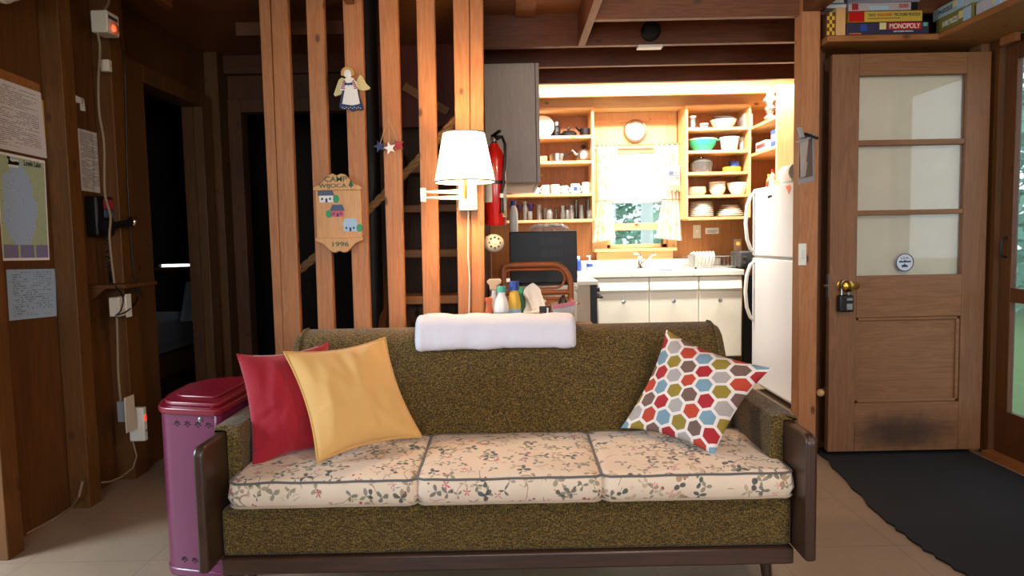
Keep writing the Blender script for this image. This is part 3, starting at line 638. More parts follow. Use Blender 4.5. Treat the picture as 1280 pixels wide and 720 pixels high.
# ================================================================ COUCH
ch = thing('couch', 'olive tweed three-seat couch with dark wooden arm ends in the foreground', 'couch', (-.03, 2.4, 0))
AZ = .556
def arm_side(x0, x1, name):
    q = MB(); n = 6
    prof = [(2.0, .165), (2.0, AZ - .03)] + [(2.03 - .03 * math.cos(a * math.pi / 2 / n), AZ - .03 + .03 * math.sin(a * math.pi / 2 / n)) for a in range(1, n + 1)] + [(2.62, AZ), (2.78, AZ - .03), (2.80, .18)]
    q.prism([(y, z) for y, z in prof], (x1, 0, 0), Y3, Z3, x1 - x0)
    return q.build(name, W['walnut'], ch, bevel=.009, seg=3)
arm_side(-.967, -.935, 'arm'); arm_side(.872, .906, 'arm')
def arm_pad(xi, xo, s):
    q = MB(); y0, y1 = 2.17, 2.74
    # pad on the inner face that rolls over the arm's top
    inn = xi + s * .045
    sec = [(xi, .34), (inn, .34), (inn, AZ - .01), (inn - s * .008, AZ + .014), (xi, AZ + .022), (xo - s * .004, AZ + .018), (xo - s * .008, AZ - .0), (xo - s*.008, AZ - .05), (xo, AZ - .05), (xo, AZ + .002), (xi, AZ + .002)]
    A = [q.bm.verts.new((x, y0, z)) for x, z in sec]; B = [q.bm.verts.new((x, y1, z)) for x, z in sec]
    q.bridge(A, B); q.face(A[::-1]); q.face(B)
    return q.build('arm_pad', K['tweed'], ch, bevel=.008, seg=3)
arm_pad(-.934, -.968, 1); arm_pad(.871, .907, -1)
q = MB(); q.box(-.934, .871, 2.10, 2.72, .172, .327); q.build('seat_base', K['tweed'], ch, bevel=.014, seg=3)
q = MB(); q.box(-.936, .873, 2.085, 2.13, .118, .172); q.build('front_rail', W['walnutx'], ch, bevel=.006)
q = MB(); prof = [(2.46, .33), (2.62, .70), (2.645, .755), (2.665, .782), (2.69, .797), (2.74, .809), (2.785, .808), (2.805, .79), (2.815, .74), (2.80, .25), (2.5, .25)]
N = 40
def bxz(u): return -.872 + u * (1.704)
rows = []
for i in range(N + 1):
    x = bxz(i / N); e = min(i, N - i) / N; sh = .018 * max(0, 1 - e / .02) 
    rows.append([q.bm.verts.new((x, y + (sh if y < 2.72 else -sh * .5), z - sh * (z > .7))) for y, z in prof])
for i in range(N): q.bridge(rows[i], rows[i + 1])
q.face(rows[0][::-1]); q.face(rows[-1])
bk = q.build('backrest', K['tweed'], ch, bevel=.012, seg=2)
for xe in (-.838, .798):
    q = MB(); q.tube([(xe, y - .003, z + .002) for y, z in prof[:8]], .005, 6); q.build('seam', K['tweed'], bk)
for x, y, dx in ((-.86, 2.16, -.02), (.80, 2.16, .02), (-.86, 2.70, -.02), (.80, 2.70, .02)):
    q = MB(); q.cyl((x + dx, y, 0), (x, y, .19), .014, .024, 14); q.build('leg', W['walnut'], ch)

def seat_cushion(x0, x1, label, sd):
    rn = random.Random(sd); y0, y1, z0, z1 = 2.075, 2.50, .330, .432
    t = thing('seat_cushion', label, 'cushion', ((x0 + x1) / 2, (y0 + y1) / 2, z0), 'floral seat cushions on the couch')
    cx, cy, hx, hy = (x0 + x1) / 2, (y0 + y1) / 2, (x1 - x0) / 2, (y1 - y0) / 2
    def rim(th):                                   # rounded-rectangle footprint, superellipse
        c, s_ = math.cos(th), math.sin(th); k = .13
        return (math.copysign(abs(c) ** k, c) , math.copysign(abs(s_) ** k, s_))
    q = MB(); n = 96; th = [2 * math.pi * (i + .5) / n for i in range(n)]
    # even out sampling along the outline
    pts = []
    for i in range(n):
        f = 4 * i / n; sde = int(f); r_ = (f - sde) * 2 - 1
        a, b = [(r_, -1), (1, r_), (-r_, 1), (-1, -r_)][sde]
        k = .06; L = max(abs(a), abs(b)); m_ = min(abs(a), abs(b))
        if m_ > 1 - k: 
            d = (m_ - (1 - k)) / k; sc = 1 - .035 * d * d; a *= sc; b *= sc
        pts.append((a, b))
    def z_at(a, b, top):
        bul = (1 - a ** 4) * (1 - b ** 4)
        nz = mnoise.noise(Vector((a * 2.1 + sd * 3, b * 2.3, 1.3 if top else 4.4)))
        return (z1 + .012 * bul + .006 * nz + .008 * b) if top else z0 + .001
    layers = []
    for ins, z, o_ in ((.0, z0 + .002, -.02), (.0, z0 + .010, .004), (.0, z0 + .014, .0), (.0, z0 + .05, .016), (.0, z1 - .018, .008), (0, z1 - .006, .004)):
        layers.append([q.bm.verts.new((cx + a * (hx + (o_ if abs(a) > abs(b) - .02 else 0) * (.35)), cy + b * hy + (o_ * (-1 if b < 0 else 0) if abs(b) > .9 else 0), z + .008 * b * (z > .37) + .004 * mnoise.noise(Vector((a * 3 + sd, b * 3, z * 9))))) for a, b in pts])
    for s_ in (.97, .9, .75, .5, .25):
        layers.append([q.bm.verts.new((cx + a * s_ * hx, cy + b * s_ * hy, z_at(a * s_, b * s_, True))) for a, b in pts])
    for A, B in zip(layers, layers[1:]): q.bridge(A, B)
    q.face(layers[-1]); q.face(layers[0][::-1])
    bmesh.ops.recalc_face_normals(q.bm, faces=q.bm.faces); q.boxuv()
    cov = q.build('cushion_cover', K['floral'], t, ang=60)
    for li, nm in ((5, 'piping'), (1, 'piping')):
        q = MB(); L = [(cx + a * (hx + .001), cy + b * (hy + (.004 if b < -.9 else .001)), (z1 - .005 if li == 5 else z0 + .012) + .008 * b * (li == 5) + .004 * mnoise.noise(Vector((a * 3 + sd, b * 3, (z1 if li == 5 else z0) * 9)))) for a, b in pts]
        q.tube(L, .0042, 6, closed=True); q.build(nm, K['pipe'] if li == 5 else K['fpipe'], cov)
    return t
seat_cushion(-.893, -.312, 'floral seat cushion at the left end of the couch, under the yellow pillow', 1)
seat_cushion(-.307, .266, 'floral middle seat cushion of the couch, with nothing on it', 2)
seat_cushion(.271, .862, 'floral seat cushion at the right end of the couch, under the hexagon pillow', 3)

def pillow(name, label, corners, th, m, pipe=None, size=(.4, .4), sd=0, pinch=.12, n=44, uvs=1.0, back=None):
    """corners bl, br, tr, tl seen from the front"""
    bl, br, tr, tl = [Vector(c) for c in corners]; nrm = (br - bl).cross(tl - bl).normalized()
    base = sum((bl, br, tr, tl), Vector()) / 4
    t = thing(name, label, 'pillow', (base.x, base.y, min(c.z for c in (bl, br, tr, tl))))
    def pos(s, tt, side):
        s2 = s * (1 - pinch * (1 - tt * tt)); t2 = tt * (1 - pinch * (1 - s * s))
        u, v = (s2 + 1) / 2, (t2 + 1) / 2
        p = (bl * (1 - u) + br * u) * (1 - v) + (tl * (1 - u) + tr * u) * v
        h = th * (max(0, (1 - s * s)) * max(0, (1 - tt * tt))) ** .62
        w_ = .014 * mnoise.noise(Vector((s * 1.8 + sd * 5, tt * 1.8, side))) + .007 * mnoise.noise(Vector((s * 4.2 + sd * 2, tt * 1.7, side + 3)))
        rad = max(abs(s), abs(tt)); w_ += .007 * rad * mnoise.noise(Vector((math.atan2(tt, s) * 4.5, rad * 1.2, sd)))
        return p + nrm * (side * (h + w_ * min(1, h / th * 2)))
    q = MB()
    for side in (1, -1): q.grid(lambda u, v: pos(2 * u - 1, 2 * v - 1, side), n, n, size, flip=(side < 0))
    cov = q.build('pillow_cover', m, t, weld=.0004, ang=80)
    if pipe:
        L = []
        for f in ((lambda k: (k, -1)), (lambda k: (1, k)), (lambda k: (-k, 1)), (lambda k: (-1, -k))):
            for i in range(24): L.append(pos(*f(-1 + 2 * i / 24), 1))
        q = MB(); q.tube(L, .0045, 6, closed=True); q.build('piping', pipe, cov)
    return t
pillow('throw_pillow', 'crimson throw pillow leaning at the left end of the couch behind the yellow one', (P(315, 588, 2.20), P(425, 560, 2.36), P(411, 427, 2.50), P(295, 442, 2.33)), .062, K['redc'], None, sd=1)
pillow('throw_pillow', 'mustard yellow throw pillow leaning on the crimson one', (P(397, 578, 2.17), P(527, 546, 2.36), P(481, 422, 2.49), P(355, 440, 2.30)), .085, K['yellowc'], K['ypipe'], sd=2)
pillow('throw_pillow', 'throw pillow printed with red, blue and brown hexagons at the right end of the couch', (P(776, 535, 2.42), P(893, 569, 2.20), P(965, 460, 2.30), P(833, 412, 2.52)), .08, K['hexc'], None, (.40, .40), sd=3)

# towel on the backrest
q = MB(); tw = []
x0, x1 = P(519, 410, 2.68).x, P(720, 410, 2.68).x
n = 44; pr = [(2.615, .735), (2.60, .765), (2.612, .815), (2.64, .852), (2.68, .868), (2.73, .868), (2.775, .858), (2.80, .838), (2.80, .822), (2.74, .815), (2.67, .800), (2.645, .765), (2.632, .735)]
for i in range(n + 1):
    u = i / n; e = min(u, 1 - u); row = []
    sq = 1 - .30 * max(0, 1 - e / .02) ** 2
    for y, z in pr:
        nz = mnoise.noise(Vector((u * 7, y * 9, z * 9))) * .009 + .004 * mnoise.noise(Vector((u * 25, y * 14, z * 14))) - (.006 if .035 < u < .06 else 0)
        cz = .80; row.append(q.bm.verts.new((x0 + (x1 - x0) * u + (.006 * mnoise.noise(Vector((z * 20, 3, y * 20)))) , 2.70 + (y - 2.70) * (1 if y > 2.66 else sq) + nz, (.80 + (z - .80) * sq if z > .8 else z) + nz + (.012 * (u - .3) * (z > .84) * -1))))
    tw.append(row)
for a, b in zip(tw, tw[1:]): q.bridge(a, b)
q.face(tw[0][::-1]); q.face(tw[-1])
tag(q.build('folded_towel', K['towel'], sub=1, ang=70), 'white terry towel folded along the top of the couch back', 'towel')

# ================================================================ STEP BIN
bn = thing('trash_bin', 'tall magenta enamel bin with dark red lid beside the couch arm', 'bin', (-1.12, 2.5, 0))
bo = [(-1.195, 2.33), (-1.02, 2.285), (-1.005, 2.30), (-1.00, 2.55), (-1.005, 2.76), (-1.04, 2.80)]
for k in range(9):
    a = math.pi / 2 + k * (math.pi * .40) / 8
    bo.append((-1.10 + .20 * math.cos(a), 2.60 + .20 * math.sin(a)))
bo += [(-1.285, 2.55), (-1.275, 2.45), (-1.25, 2.38), (-1.225, 2.345)]
def bgrow(g, sc=1): 
    mx = sum(p[0] for p in bo) / len(bo); my = sum(p[1] for p in bo) / len(bo)
    return [(mx + (x - mx) * g, my + (y - my) * g) for x, y in bo]
q = MB(); q.prism(bo, (0, 0, .585), X3, Y3, .575); q.prism(bgrow(1.02), (0, 0, .03), X3, Y3, .03); bb = q.build('bin_body', K['magenta'], bn, bevel=.006)
q = MB(); q.prism(bgrow(1.05), (0, 0, .604), X3, Y3, .022); q.prism(bgrow(.93), (0, 0, .618), X3, Y3, .014); q.prism(bgrow(.7), (0, 0, .626), X3, Y3, .008)
ld = q.build('bin_lid', K['maglid'], bn, bevel=.006, seg=3)
q = MB(); q.beam((-1.035, 2.30, .597), (-1.015, 2.76, .597), .012, .030); q.build('lid_hinge', K['maglid'], ld)
q = MB(); q.lathe([(.008, 0), (.008, .004), (0, .007)], (-1.075, 2.30, .565), 12, (-.25, -1, 0)); q.build('rivet', K['steel'], bb)
q = MB(); u = Vector((.175, -.045, 0)).normalized(); nn = Vector((-.045, -.175, 0)).normalized()
for zz in (.545, .06):
    q = MB()
    for i in range(4):
        c = Vector((-1.195, 2.33, zz)) + u * (.028 + .042 * i) + nn * .0005
        for k in range(5):
            a = math.pi * k / 4; d = u * math.cos(a) + Z3 * math.sin(a); o = Vector(u.cross(Z3)); w_ = d.cross(nn)
            c2 = c + d * .009
            q.prism(disc(8, 1, 0, .0055, .0022), c2 - nn * .0 + nn * .0004, d, (nn * -1).cross(d) * -1, .001)
        q.prism([(-.004, -.008), (.004, -.008), (0, -.002)], c + nn * .0004, u, Z3, .001)
    q.build('punched_pattern', K['blackm'], bb, smooth=False)

# ================================================================ ON THE SLATS
def cut(pts, s=1.0): return [(x * s, y * s) for x, y in pts]
sg = P(424, 266, SY - .03); SGY = SY - .022
def SGP(px, py, dy=0): return P(px, py, SGY - dy)
sn = thing('camp_sign', 'wooden camp sign with scalloped ends and three painted houses hung across two slats', 'sign', (sg.x, SGY, sg.z - .2))
bx0, bx1 = SGP(393, 262).x, SGP(453, 262).x; zt, zb = SGP(423, 238).z, SGP(423, 297).z; ztt, zbb = SGP(423, 217).z, SGP(423, 316).z
q = MB(); q.box(bx0 + .008, bx1 - .006, SGY, SY - .001, zb - .01, zt + .01); q.build('board', W['sign'], sn, bevel=.002)
def scallop(z, ze, nm):
    h = ze - z; xm = (bx0 + bx1) / 2; hw = (bx1 - bx0) / 2
    pts = [(-hw, 0), (hw, 0), (hw, h * .22), (hw * .7, h * .38), (hw * .48, h * .72), (hw * .32, h * .95), (hw * .17, h), (0, h * .88), (-hw * .17, h), (-hw * .32, h * .95), (-hw * .48, h * .72), (-hw * .7, h * .38), (-hw, h * .22)]
    if h < 0: pts = pts[::-1]
    q = MB(); q.prism(pts, (xm, SGY - .010, z), X3, Z3, .03); return q.build(nm, W['sign'], sn, bevel=.004, seg=3)
tp = scallop(zt, ztt, 'top_rail'); bt = scallop(zb, zbb, 'bottom_rail')
wd = bx1 - bx0
text('camp_lettering', 'CAMP', (bx0 + wd * .25, SGY - .010, zt + (ztt - zt) * .50), X3, Z3, wd * .46, (ztt - zt) * .33, K['dgreen'], tp)
text('camp_lettering', 'WIJOCA', (bx0 + wd * .12, SGY - .010, zt + (ztt - zt) * .08), X3, Z3, wd * .58, (ztt - zt) * .32, K['dgreen'], tp)
text('year_lettering', '1996', (bx0 + wd * .36, SGY - .010, zb + (zbb - zb) * .58), X3, Z3, wd * .34, (zb - zbb) * .3, K['dgreen'], bt)
q = MB(); c = Vector((bx0 + wd * .79, SGY - .0102, zt + (ztt - zt) * .12)); q.prism([(-.012, .008), (.012, .008), (.007, .025), (0, .042), (-.007, .025)], c, X3, Z3, .001); q.prism([(-.003, 0), (.003, 0), (.003, .01), (-.003, .01)], c, X3, Z3, .001); q.build('painted_pine', K['dgreen'], tp, smooth=False)
def house(px, py, s, wall, roof, hip, side):
    c = SGP(px, py, .0012); g = SGP(px, py, .0016); g2 = SGP(px, py, .002)
    q = MB(); q.prism([(-.030 * s, 0), (.030 * s, 0), (.030 * s, .03 * s), (-.030 * s, .03 * s)], c, X3, Z3, .001); h = q.build('painted_house', wall, sn, smooth=False)
    q = MB(); q.prism([(-.036 * s, .029 * s), (.036 * s, .029 * s), (.024 * s, .058 * s), ((-.024 if hip else -.036) * s, .058 * s)], g, X3, Z3, .001); q.build('painted_roof', roof, h, smooth=False)
    q = MB()
    for a, b, w_, t_ in ((-.004, .0, .009, .017), (-.022, .010, .008, .010), (.012, .010, .008, .010)): q.prism([(a * s, b * s), ((a + w_) * s, b * s), ((a + w_) * s, (b + t_) * s), (a * s, (b + t_) * s)], g, X3, Z3, .001)
    q.build('painted_openings', K['navy'], h, smooth=False)
    q = MB(); q.prism(disc(12, .014 * s, 0, 1, 1.3, side * .042 * s, .014 * s), c, X3, Z3, .001); q.build('painted_bush', K['green'], h, smooth=False)
house(408, 253, 1.1, K['paper'], K['roof'], False, 1); house(422, 271, 1.0, K['rose'], K['roof'], True, -1); house(438, 289, 1.05, K['lblue'], K['lblue'], True, 1)

an = thing('wooden_angel', 'flat painted wooden angel in a navy skirt hung on a slat', 'ornament', SGP(441, 139))
ac = SGP(440, 113); k_ = abs(SGP(460, 113).x - SGP(420, 113).x) / 40       # metres per pixel
def A2(l): return [((x - 440) * k_, (113 - y) * k_) for x, y in l][::-1]
AO = Vector((ac.x, SGY, ac.z))
def ap(name, l, m, dy, th, par): q = MB(); q.prism(A2(l), AO + Vector((0, -dy, 0)), X3, Z3, th); return q.build(name, m, par, bevel=.0008)
wg = ap('wing', [(428, 97), (424, 100), (421, 108), (417, 118), (419, 120), (426, 118), (430, 112), (436, 108), (434, 100)], K['khaki'], .004, .010, an)
ap('wing', [(448, 98), (444, 106), (448, 112), (454, 114), (462, 112), (463, 110), (458, 105), (454, 97), (451, 94)], K['khaki'], .004, .010, an)
bd = ap('skirt', [(430, 110), (427, 119), (424, 134), (428, 137), (434, 136), (440, 139), (447, 137), (453, 138), (454, 135), (450, 122), (448, 110)], K['navy'], .012, .012, an)
ap('apron', [(432, 111), (428, 130), (434, 131), (440, 132), (447, 131), (450, 130), (447, 111), (440, 109)], K['white'], .0145, .003, bd)
ap('blouse', [(433, 99), (429, 105), (425, 111), (427, 114), (433, 113), (437, 112), (440, 114), (444, 112), (447, 113), (449, 110), (446, 103), (443, 99), (438, 97)], K['white'], .017, .006, an)
for i in range(5):
    ap('blouse_stripe', [(431.5 - i * 1.0 + 0, 101 + i * 2.2), (430.3 - i, 103 + i * 2.2 - .6), (433 - i * .3, 104 + i * 2.1), (434 - i * .3, 103 + i * 2.1)], K['red'], .018, .002, an)
    ap('blouse_stripe', [(443.5 + i, 101 + i * 2.2), (441.5 + i * .4, 103 + i * 2.1), (442.3 + i * .4, 104 + i * 2.1), (444.6 + i, 102.5 + i * 2.2)], K['red'], .018, .002, an)
ap('bow', [(432, 104), (432, 108), (436, 107), (437, 109), (438, 107), (442, 108), (442, 104), (438, 105), (436, 105)], K['navy'], .0195, .003, an)
q = MB(); fo = AO + Vector((-3.5 * k_, -.016, 20 * k_)); q.lathe([(0, 0), (5.5 * k_, 0), (5.5 * k_, .004), (4 * k_, .007), (0, .008)], fo, 18, (0, -1, 0)); q.build('face', K['white'], an)
q = MB()
for i in range(9):
    a = R(-10 + i * 25); q.lathe([(0, -.008), (.008, -.004), (.009, .0), (.007, .005), (0, .008)], fo + Vector((6.4 * k_ * math.cos(a), -.004, 6.0 * k_ * math.sin(a))), 8, (0, -1, 0))
q.build('hair', K['hair'], an)
q = MB()
for i in range(10):
    x = 428 + i * 2.5; y = 134.5 + (i % 2) * 1.2; q.prism(disc(6, .0022), AO + Vector(((x - 440) * k_, -.0125, (113 - y) * k_)), X3, Z3, .001)
q.build('skirt_dots', K['white'], bd, smooth=False)
q = MB(); q.tube([AO + Vector((-3.5 * k_, -.006, 24 * k_)), AO + Vector((-4 * k_, -.004, 40 * k_)), AO + Vector((-4 * k_, .020, 66 * k_))], .0012, 5); q.build('hanging_cord', K['tan'], an)

sr = thing('star_hanging', 'string of three small wooden stars, blue, white and red, on a slat', 'ornament', SGP(487, 195))
for (px, py), m, nm in (((474, 183), K['navy'], 'blue star'), ((487, 185), K['white'], 'white star'), ((498, 181), K['red'], 'red star')):
    c = SGP(px, py, .004 if px == 487 else 0); rs = 8.2 * k_
    pts = [((rs if i % 2 == 0 else rs * .42) * math.cos(math.pi / 2 + .25 + i * math.pi / 5), (rs if i % 2 == 0 else rs * .42) * math.sin(math.pi / 2 + .25 + i * math.pi / 5)) for i in range(10)]
    q = MB(); q.prism(pts, c, X3, Z3, .008); s_ = q.build('star', m, sr, bevel=.0015); s_['label'] = nm
q = MB(); tpn = SGP(485.5, 127)
for px, py in ((475, 180), (487, 180), (497, 177)): q.tube([tpn, SGP(485.5, 146, .004), SGP(485.5 + (px - 485.5) * .15, 152, .004), SGP(px, py, .003)], .0017, 5)
q.build('string', K['tan'], sr)

# wall lamp
LC = Vector((-.212, 3.06, 0)); lz0, lz1 = P(580, 228, 3.06).z, P(580, 166, 3.06).z; LC.x = P(580.5, 200, 3.06).x
bp0, bp1 = P(573, 230, 3.26), P(597, 263, 3.26)
lm = thing('wall_lamp', 'lit white swing-arm wall lamp mounted on the doubled pine post', 'lamp', (bp1.x, 3.28, bp1.z))
q = MB(); q.box(bp0.x, bp1.x, 3.235, SY - .001, bp1.z, bp0.z + .06); bp = q.build('back_plate', K['enamel'], lm, bevel=.005)
q = MB(); q.lathe([(.004, 0), (.004, .006), (0, .008)], ((bp0.x + bp1.x) / 2, 3.235, bp1.z + .025), 10, (0, -1, 0)); q.build('switch', K['steel'], bp)
r0, r1 = 37.5 * 3.06 / F, 25.5 * 3.06 / F
q = MB(); q.lathe([(r0, lz0), (r1, lz1), (r1 - .003, lz1), (r0 - .003, lz0), (r0, lz0)], (LC.x, LC.y, 0), 40); q.build('lamp_shade', K['shadem'], lm)
q = MB(); q.lathe([(r0 + .001, lz0 - .001), (r0 + .001, lz0 + .006), (r0 - .004, lz0 + .006), (r0 - .004, lz0 - .001), (r0 + .001, lz0 - .001)], (LC.x, LC.y, 0), 40); q.build('shade_trim', K['fpipe'], lm); q = MB(); q.lathe([(r1 + .001, lz1 - .005), (r1 + .001, lz1 + .001), (r1 - .004, lz1 + .001), (r1 - .004, lz1 - .005), (r1 + .001, lz1 - .005)], (LC.x, LC.y, 0), 40); q.build('shade_trim', K['fpipe'], lm)
ez = [P(530, y, 3.1).z for y in (240, 247.5)]; ex = P(529, 244, 3.1).x
q = MB()
for z in ez: q.cyl((ex, 3.1, z), (bp0.x + .02, 3.24, z), .0055, .0055, 10); q.cyl((ex, 3.1, z), (LC.x, 3.06, z + .0), .0055, .0055, 10)
q.build('swing_arm', K['enamel'], lm); q = MB(); q.box(ex - .012, ex + .012, 3.088, 3.112, ez[1] - .018, ez[0] + .018); q.build('elbow', K['enamel'], lm, bevel=.003)
q = MB(); q.cyl((LC.x, 3.06, ez[1] - .012), (LC.x, 3.06, lz0 + .06), .008, .008, 12); q.build('socket', K['brass'], lm)
q = MB(); q.tube([((bp0.x + bp1.x) / 2, 3.26, bp1.z), ((bp0.x + bp1.x) / 2 - .004, 3.285, bp1.z - .06), P(585, 320, 3.29), P(587, 350, 3.29), P(586, 400, 3.29), P(586, 440, 3.29)], .003, 6); q.build('power_cord', K['white'], lm)

# fire extinguisher
fc = P(619, 230, 3.52); fb, ft = P(619, 282, 3.52).z, P(619, 180, 3.52).z; fx, fy = fc.x, 3.50; fh = ft - fb
fe = thing('fire_extinguisher', 'red fire extinguisher hung behind the end post of the slat screen', 'extinguisher', (fx, fy, fb))
q = MB(); rr = 13.5 * 3.52 / F; q.lathe([(0, 0), (rr * .9, 0), (rr, .01), (rr, fh * .80), (rr * .8, fh * .90), (rr * .42, fh * .97), (rr * .35, fh), (0, fh)], (fx, fy, fb), 28); bd = q.build('cylinder', K['redp'], fe)
q = MB(); q.lathe([(rr + .002, fh * .50), (rr + .002, fh * .54)], (fx, fy, fb), 28); q.build('strap', K['black'], fe)
q = MB(); g = q.grid(lambda u, v: Vector((fx + (rr + .001) * math.cos(R(-160 + 55 * u)), fy + (rr + .001) * math.sin(R(-160 + 55 * u)), fb + fh * (.28 + .4 * v))), 8, 1); q.grid(lambda u, v: Vector((fx + (rr + .001) * math.cos(R(-50 + 50 * u)), fy + (rr + .001) * math.sin(R(-50 + 50 * u)), fb + fh * (.1 + .36 * v))), 8, 1); q.build('label_sticker', K['paper'], bd)
q = MB(); q.grid(lambda u, v: Vector((fx + (rr + .0016) * math.cos(R(-45 + 25 * u)), fy + (rr + .0016) * math.sin(R(-45 + 25 * u)), fb + fh * (.11 + .07 * v))), 6, 1); q.build('warning_sticker', K['yellow'], bd)
q = MB(); q.cyl((fx, fy, ft), (fx, fy, ft + .035), .014, .014, 14); q.beam((fx - .01, fy, ft + .035), (fx + .03, fy - .05, ft + .055), .016, .01); q.beam((fx - .01, fy, ft + .028), (fx + .03, fy - .045, ft + .03), .016, .008); q.build('valve_lever', K['black'], fe)
q = MB(); q.lathe([(0, 0), (.013, 0), (.013, .01), (0, .012)], (fx - .005, fy - .014, ft + .018), 14, (-.3, -1, 0)); q.build('gauge', K['steel'], fe)
q = MB(); q.tube([(fx + .01, fy, ft + .02), (fx + .04, fy - .02, ft + .03), (fx + rr * .98, fy - .035, ft - .01), (fx + rr * .95, fy - .045, ft - .08), (fx + rr * .75, fy - rr - .0, fb + fh * .5), (fx + rr * .62, fy - rr - .006, fb + fh * .40)], .008, 8); q.cyl((fx + rr * .62, fy - rr - .006, fb + fh * .40), (fx + rr * .60, fy - rr - .010, fb + fh * .14), .007, .010, 10); q.build('hose', K['black'], fe)
q = MB(); q.cyl((fx + rr * .62, fy - rr - .006, fb + fh * .38), (fx + rr * .61, fy - rr - .006, fb + fh * .33), .012, .012, 10); q.build('hose_ring', K['white'], fe)
q = MB(); q.box(-.144, fx, fy - .012, fy + .012, ft - .05, ft - .03); q.box(-.145, -.140, fy - .02, fy + .02, fb + .1, ft); q.build('wall_bracket', K['steel'], fe)
c = P(617, 304, 3.40); q = MB(); ax = (.25, -1, .1)
q.lathe([(0, .03), (.02, .03), (.042, .022), (.052, .008), (.053, 0), (.045, -.02), (0, -.022)], c, 30, ax, 1.0, .85); vd = thing('smoke_alarm', 'round cream alarm disc with a ring of holes below the fire extinguisher', 'alarm', c); q.build('alarm_case', K['cream'], vd)
axv = Vector(ax).normalized(); a_ = axv.orthogonal().normalized(); b_ = axv.cross(a_); q = MB()
for i in range(8): q.lathe([(0, 0), (.006, 0), (.006, .002), (0, .002)], c + axv * .0265 + (a_ * math.cos(i * .785) + b_ * math.sin(i * .785)) * .026, 10, ax)
q.build('sound_holes', K['dgrey'], vd); q = MB(); q.lathe([(0, 0), (.008, 0), (.006, .004), (0, .005)], c + axv * .03, 12, ax); q.build('test_button', K['white'], vd)
q = MB(); q.beam(c - axv * .02, Vector((-.145, 3.46, c.z + .0)), .03, .03); q.build('mount', K['cream'], vd)

# ================================================================ STAIR BEHIND THE SLATS
sx0, sx1 = -.665, -.29
yy = [3.72, 3.95, 4.18, 4.38]; pyy = [370, 312, 256, 207]
stt = thing('open_stair', 'steep open wooden stair behind the slat screen', 'stair', (-.52, 4.0, 0))
for y, py in zip(yy, pyy):
    z = P(530, py, y).z; q = MB(); q.box(sx0, sx1, y, y + .24, z - .045, z); q.build('tread', W['slatx'], stt, bevel=.004)
z = P(530, 158, 4.2).z
for x in (sx0 - .038, sx1 - .002): 
    q = MB(); q.beam((x + .02, 3.55, P(530, 370, 3.72).z - .24), (x + .02, 4.49, P(530, 207, 4.38).z + .02), .036, .16); q.build('stringer', W['dim'], stt)
q = MB(); q.beam(P(505, 108, 4.46), P(560, 140, 4.46), .02, .05); q.build('brace', W['slatx'], stt)
q = MB()
for i in range(9):
    x = sx0 + .05 + .055 * i
    for s_ in (-1, 1): q.beam((x - s_ * .07, 3.80 + .004 * s_, .48), (x + s_ * .07, 3.80 + .004 * s_, .79), .022, .004, (0, 1, 0))
tag(q.build('lattice_panel', W['dim'], smooth=False), 'diagonal wooden lattice panel under the lowest visible stair tread', 'lattice')
sp = thing('stove_pipe', 'black round stove pipe rising behind the slat with the painted angel', 'pipe', (P(462, 300, 3.62).x, 3.62, 0))
q = MB(); c = sp['_o']; q.cyl((c[0], 3.62, 0), (P(457, 0, 3.62).x, 3.62, CZ), .055, .055, 24); q.build('pipe_section', K['blackm'], sp)
for z in (.75, 1.4, 2.0):
    q = MB(); q.cyl((c[0], 3.62, z), (c[0], 3.62, z + .02), .0575, .0575, 24); q.build('joint_ring', K['blackm'], sp)
a, b = P(374, 338, 3.50), P(572, 147, 3.50); pts = [a.lerp(b, i / 90) + Vector((0, 0, -.03 * math.sin(math.pi * i / 90))) for i in range(91)]
d = (b - a).normalized(); u_ = d.cross(Y3).normalized(); v_ = d.cross(u_); q = MB()
for k in range(3): q.tube([p + (u_ * math.cos(i * .55 + k * 2.094) + v_ * math.sin(i * .55 + k * 2.094)) * .0105 for i, p in enumerate(pts)], .0115, 7)
tag(q.build('rope_handrail', K['rope']), 'thick twisted rope handrail slanting up behind the slats', 'rope')

# ================================================================ KITCHEN
SF, SB = 5.55, 5.845
def shelf_unit(label, x0, x1, zs, top, bot):
    t = thing('wall_shelf', label, 'shelf', ((x0 + x1) / 2, SB, bot), 'open kitchen wall shelves')
    for a, b in ((x0, x0 + .02), (x1 - .02, x1)):
        q = MB(); q.box(a, b, SF, SB, bot - .012, top + .02); q.build('side_panel', W['kz'], t, bevel=.002)
    q = MB(); q.box(x0 + .02, x1 - .02, SB - .008, SB, bot, top); q.build('back_panel', W['kback'], t)
    for z in zs + [bot, top + .022]:
        q = MB(); q.box(x0 + .02, x1 - .02, SF, SB - .008, z - .022, z); q.build('shelf_board', W['kx'], t, bevel=.002)
    return t
LZ = [1.98, 1.779, 1.519]; LB = 1.31
RZ = [2.022, 1.84, 1.668, 1.485]; RB = 1.307
shelf_unit('open wooden shelf unit of mugs, pans and glasses left of the kitchen window', -.195, .683, LZ, 2.18, LB)
shelf_unit('open wooden shelf unit of bowls and plates right of the kitchen window', 1.418, 1.945, RZ, 2.18, RB)
t = thing('corner_shelf', 'narrow side shelf unit above the fridge facing left', 'shelf', (2.17, 5.2, 1.47))
q = MB(); q.box(1.945, 2.42, 5.02, 5.042, 1.46, 2.235); q.build('end_panel', W['kz'], t, bevel=.003)
q = MB(); q.box(2.40, 2.42, 5.042, 5.845, 1.46, 2.2); q.build('back_panel', W['kback'], t)
for z in (2.02, 1.805, 1.48):
    q = MB(); q.box(1.947, 2.40, 5.042, 5.84, z - .022, z); q.build('shelf_board', W['ky'], t, bevel=.002)
def kx(px, Y=5.68): return P(px, 240, Y).x
